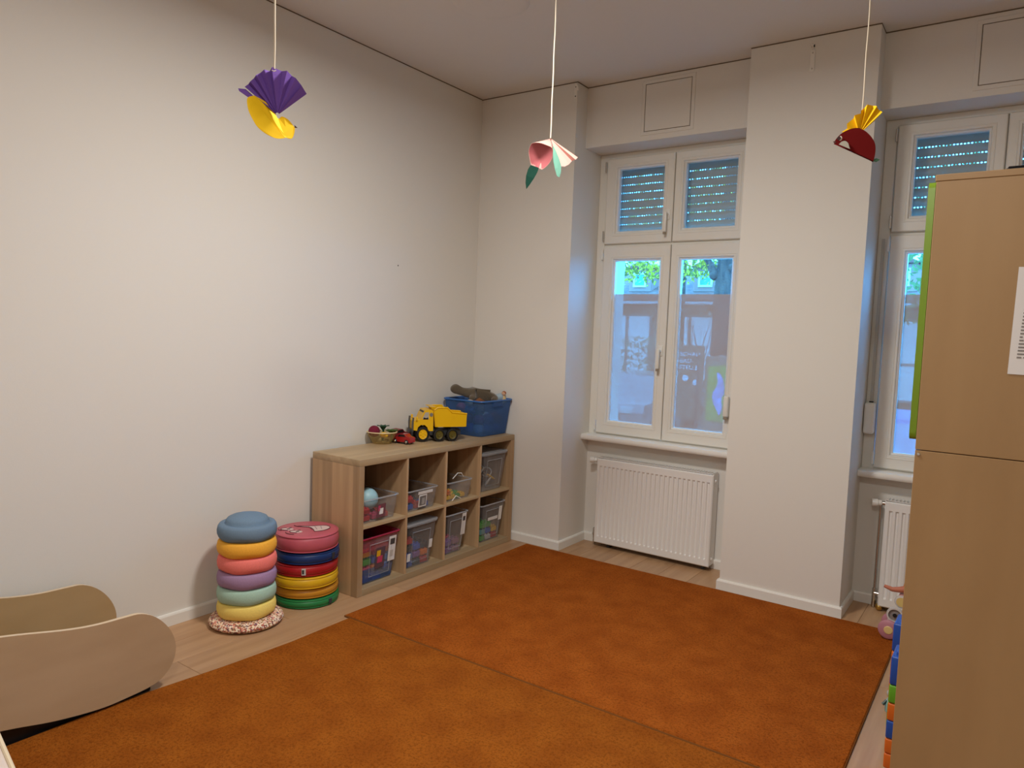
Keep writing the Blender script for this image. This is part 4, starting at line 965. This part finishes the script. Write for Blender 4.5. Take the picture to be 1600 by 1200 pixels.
# ------------------------------------------------------------------ street outside
GZ = -.90
tag(B('ground_street', (-40,.82,GZ-.2), (30,40,GZ), mat('asphalt', (.20,.17,.15), .9, noise=(1.5,.3)), None), kind='structure')
tag(B('ground_sidewalk', (-40,.82,GZ+.0005), (30,13.0,GZ+.06), mat('paving', (.26,.18,.14), .9, noise=(2.5,.35)), None), kind='structure')
# low house across the street
t = thing('low_house', 'low pale house with reddish tiled roof across the street', 'house', (-5,22,GZ))
FAC = mat('house_render', (.30,.12,.07), .9, noise=(1.2,.15)); ROOF = mat('roof_tiles', (.34,.085,.055), .85, noise=(5,.6)); PALE = mat('pale_gate', (.80,.70,.66), .6); FRB = mat('frame_brown', (.22,.17,.14), .7)
B('wall', (-13,0,.0), (13,7,3.80), FAC, t)
MB().prism([(-.5,3.70),(-.5,3.82),(3.6,5.35),(7.6,3.82),(7.6,3.70),(3.6,5.22)], -13.4, 13.4, 'X').build('roof', ROOF, t)
for k, xx in enumerate((-11.2,-8.4,-5.6,-3.0,-.3,2.4,5.0,7.6)):
    f = MB().ring((xx,xx+2.1,.55,3.25), (xx+.08,xx+2.02,.63,3.17), -.08, -.001).build('window_frame', FRB, t)
    B('window_panel', (xx+.081,-.04,.631), (xx+2.019,-.002,3.169), PALE, f); B('glazing_bar', (xx+1.0,-.075,.632), (xx+1.1,-.041,3.168), FRB, f); B('glazing_bar', (xx+.082,-.075,1.75), (xx+.999,-.041,1.82), FRB, f)
for xx in (-4.75,-2.05,.7,4.5):
    d = B('dormer', (xx,.35,4.15), (xx+.95,3.0,5.05), mat('dormer_render', (.42,.14,.10), .9), t)
    MB().ring((xx+.2,xx+.75,4.32,4.90), (xx+.27,xx+.68,4.39,4.83), .30,.349).build('dormer_window', GLOSSW, d); B('dormer_pane', (xx+.271,.335,4.391), (xx+.679,.348,4.829), SKY, d)
    MB().prism([(xx-.12,5.06),(xx+1.07,5.06),(xx+.475,5.35)], .2, 3.2, 'Y').build('dormer_roof', ROOF, d)
B('gutter', (-13.4,-.58,3.62), (13.4,-.5,3.72), GRYW, t)
# tree with one stout branch
BARK = mat('bark', (.17,.055,.034), .95, noise=(16,.75,(1,1,.22)), bump=(30,.8,.02))
t = thing('street_tree', 'tall street tree with one stout branch outside the corner window', 'tree', (-.92,8.0,GZ+.06))
MB().tube([(-.01,0,0),(-.012,0,1.0),(-.01,0,2.2),(-.005,0,3.2),(.01,0,3.6),(.03,0,4.6),(.05,0,6.5)], [.19,.155,.142,.14,.125,.115,.09], 16).build('trunk', BARK, t)
MB().tube([(-.05,0,3.35),(-.18,-.05,3.50),(-.26,-.05,3.66),(-.42,-.1,3.84),(-.56,-.1,4.05),(-.8,-.2,4.5)], [.075,.070,.055,.048,.04,.03], 10).build('branch', BARK, t)
MB().sphere((-.14,-.06,3.42), .09, 12, 8).build('burl', BARK, t); MB().sphere((.12,-.03,3.55), .07, 12, 8).build('burl', BARK, t)
def leaves(name, n, box, size, m, parent):
    mb = MB()
    for i in range(n):
        c = Vector([random.uniform(box[k][0], box[k][1]) for k in range(3)])
        a = Vector((random.uniform(-1,1), random.uniform(-1,1), random.uniform(-1,1))).normalized(); b = a.orthogonal().normalized(); s = size*random.uniform(.6,1.3)
        mb.add([c-a*s, c+b*s*.45, c+a*s, c-b*s*.45], [(0,1,2,3)])
    o = mb.build(name, m, parent, 0); o['kind'] = 'stuff'; return o
def leafmat(n, c):
    m = mat(n, c, .7); N = m.node_tree.nodes; L = m.node_tree.links; tl = N.new('ShaderNodeBsdfTranslucent'); tl.inputs[0].default_value = lin(c); mx = N.new('ShaderNodeMixShader'); mx.inputs[0].default_value = .5
    L.new(N['Principled BSDF'].outputs[0], mx.inputs[1]); L.new(tl.outputs[0], mx.inputs[2]); L.new(mx.outputs[0], N['Material Output'].inputs[0]); return m
LF1 = leafmat('leaf_lime', (.62,.30,.018)); LF2 = leafmat('leaf_green', (.22,.15,.022))
leaves('foliage', 2600, ((-2.3,1.5),(-1.2,1.5),(3.75,6.8)), .040, LF1, t); leaves('foliage', 900, ((-2.2,-.2),(-.6,.9),(3.30,4.3)), .032, LF1, t)
t = thing('street_tree', 'leafy pale green tree behind the low house outside the corner window', 'tree', (-6.0,18.6,GZ))
MB().tube([(0,0,0),(.05,0,2.6),(.0,.1,5.5)], [.16,.13,.07], 10).build('trunk', BARK, t)
leaves('foliage', 1500, ((-2.6,1.8),(-1.0,1.0),(4.3,8.5)), .12, LF2, t); leaves('foliage', 700, ((-2.4,1.2),(-1.3,.6),(4.3,7.0)), .12, LF1, t)
t = thing('street_tree', 'dense blue green tree outside the window behind the cabinet', 'tree', (2.5,11.2,GZ+.06))
MB().tube([(0,0,0),(.05,0,2.6),(.0,.1,5.5)], [.13,.11,.06], 10).build('trunk', BARK, t)
leaves('foliage', 2200, ((-1.6,1.8),(-.8,.8),(2.75,6.0)), .09, leafmat('leaf_teal', (.22,.20,.06)), t)
# bare shrub
t = thing('bare_shrub', 'bare twiggy shrub outside the corner window', 'shrub', (-2.75,11.3,GZ+.06))
for k in range(40):
    a = random.uniform(-.9,.9); b = random.uniform(-.3,.3); h = random.uniform(1.7,3.0)
    p = [Vector((0,0,0)), Vector((a*.25,b*.2,h*.35)), Vector((a*.7+random.uniform(-.15,.15),b*.6,h*.7)), Vector((a*1.15+random.uniform(-.2,.2),b,h))]
    MB().tube(p, [.018,.013,.009,.004], 5).build('twig', BARK, t)
leaves('foliage', 500, ((-1.3,1.2),(-.3,.3),(1.4,3.1)), .03, leafmat('leaf_dry', (.46,.42,.28)), t)
t = thing('hedge_shrub', 'low leafy shrub beyond the parked car', 'shrub', (-6.5,16.2,GZ))
MB().tube([(0,0,0),(.05,0,.9)], [.06,.03], 8).build('stem', BARK, t)
leaves('foliage', 1400, ((-1.9,2.0),(-.5,.5),(.6,2.35)), .07, leafmat('leaf_olive', (.33,.31,.20)), t)
# banner board with lettering
t = thing('banner_board', 'grey pink board lettered in three lines outside the window', 'board', (-2.19,10.0,GZ+.06))
BRD = mat('board_pinkgrey', (.24,.10,.06), .8); LET = mat('letter_white', (.70,.66,.68), .7)
B('board_panel', (-.27,0,.66), (.27,.03,2.18), BRD, t, .003)
for a in (-.24,.20): B('board_post', (a,.031,0), (a+.04,.07,2.1), FRB, t)
def text(body, size, loc, m, parent):
    c = bpy.data.curves.new('lettering', 'FONT'); c.body = body; c.size = size; c.extrude = .003; c.space_character = 1.05
    o = bpy.data.objects.new('lettering', c); COL.objects.link(o)
    me = bpy.data.meshes.new_from_object(o.evaluated_get(bpy.context.evaluated_depsgraph_get())); bpy.data.objects.remove(o)
    me.materials.clear(); me.materials.append(m); o = bpy.data.objects.new('lettering', me); COL.objects.link(o); o.parent = parent; o.location = loc; o.rotation_euler = (pi/2,0,0); return o
for k, s in enumerate(('SCHAU-','BAU-','STELLE')): text(s, .128, (-.245,-.004,1.95-.135*k), LET, t)
for (a, z, r) in ((-.105,1.50,.065), (.12,1.42,.062), (.30,1.83,.05)):
    if a < .25: MB().lathe([(0,.004),(r,.004),(r,0),(0,0)], 24, Matrix.Translation((a,-.0005,z)) @ Matrix.Rotation(pi/2,4,'X')).build('white_disc', LET, t)
# green poster stand
t = thing('poster_stand', 'bright green poster with pale blue shape on a red brown stand outside', 'poster stand', (-.565,7.0,GZ+.06))
STD = mat('stand_redbrown', (.30,.125,.075), .7)
B('stand_panel', (-.225,0,.25), (.22,.05,2.05), STD, t, .004)
MB().prism([(-.17,1.89),(.22,1.94),(.20,2.02),(.0,2.08),(-.12,2.02)], -.01, .06, 'Y').build('stand_cap', STD, t)
B('poster', (-.17,-.008,1.02), (.21,-.0005,1.93), mat('poster_green', (.16,.36,.02), .5, noise=(6,.5)), t)
body_ = smooth_curve([(-.02,1.80),(.05,1.76),(.10,1.62),(.11,1.48),(.07,1.38),(.09,1.25),(.05,1.12),(.01,1.20),(-.06,1.32),(-.08,1.45),(-.03,1.55),(.0,1.66)], 3, True)
MB().prism([tuple(p) for p in body_], -.012, -.0085, 'Y').build('poster_shape', mat('poster_blue', (.30,.45,.85), .5, noise=(9,.6)), t)
for a in (-.21,.16): B('stand_leg', (a,0,0), (a+.05,.05,.2495), FRB, t)
t = thing('dark_post', 'thin dark post between the lettered board and green poster', 'post', (-.905,7.0,GZ+.06))
MB().cyl((0,0,.008),(0,0,2.03), .016, 10).build('post_shaft', DARK, t); MB().lathe([(0,0),(.05,0),(.05,.008),(0,.008)], 16).build('post_foot', DARK, t); MB().sphere((0,0,2.04), .022, 12, 8).build('post_cap', DARK, t)
# parked car seen through the film
t = thing('parked_car', 'grey parked car outside the left window pane', 'car', (-4.42,12.9,GZ), pi/2+.0)
CARP = mat('car_paint', (.22,.19,.19), .3, coat=.5)
prof = [(-2.1,.30),(-2.12,.62),(-2.0,.80),(-1.1,.92),(-.45,1.40),(.9,1.45),(1.7,1.05),(2.1,.98),(2.12,.32)]
# local x points along the car; its bonnet faces the house
MB().prism(prof, -.85, .85, 'Y').build('car_body', CARP, t, 20)
MB().prism([(-1.04,.94),(-.44,1.37),(-.40,1.37),(-1.0,.94)], -.74, .74, 'Y').build('windscreen', mat('car_glass', (.25,.36,.55), .1), t)
for s_ in (-1, 1):
    MB().prism([(-.85,.95),(-.38,1.34),(.85,1.38),(1.45,1.03)], min(.851*s_,.86*s_), max(.851*s_,.86*s_), 'Y').build('side_window', DARK, t)
    for a in (-1.35, 1.35):
        MB().lathe([(0,.0),(.30,0),(.32,.04),(.32,.16),(.30,.2),(0,.2)], 24, Matrix.Translation((a,.70*s_,.322)) @ Matrix.Rotation(-s_*pi/2,4,'X')).build('wheel', DARK, t)
    MB().box((-2.16,.45*s_-.16,.60), (-2.06,.45*s_+.16,.76), .02, 2).build('headlight', GRYW, t)
B('number_plate', (-2.15,-.26,.40), (-2.125,.26,.51), GRYW, t)
for k in range(3): B('grille_bar', (-2.15,-.28,.56+.05*k), (-2.122,.28,.58+.05*k), GRYW, t)
t = thing('parked_car', 'blue covered car outside the window behind the cabinet', 'car', (2.15,6.7,GZ+.06), .12)
MB().prism([(-1.7,.30),(-1.75,.7),(-1.0,.95),(-.4,1.42),(.8,1.42),(1.6,.95),(1.75,.6),(1.7,.3)], -.8, .8, 'Y').build('car_body', mat('car_blue', (.16,.28,.62), .35), t, 20)
MB().prism([(-.90,.97),(-.36,1.37),(.75,1.37),(1.4,.97)], -.806, .806, 'Y').build('side_window', mat('car_glass_pale', (.45,.55,.75), .2), t)
for a in (-1.1,1.1):
    for s_ in (-1,1): MB().lathe([(0,0),(.30,0),(.31,.04),(.31,.16),(.29,.19),(0,.19)], 24, Matrix.Translation((a,.64*s_,.311)) @ Matrix.Rotation(-s_*pi/2,4,'X')).build('wheel', DARK, t)
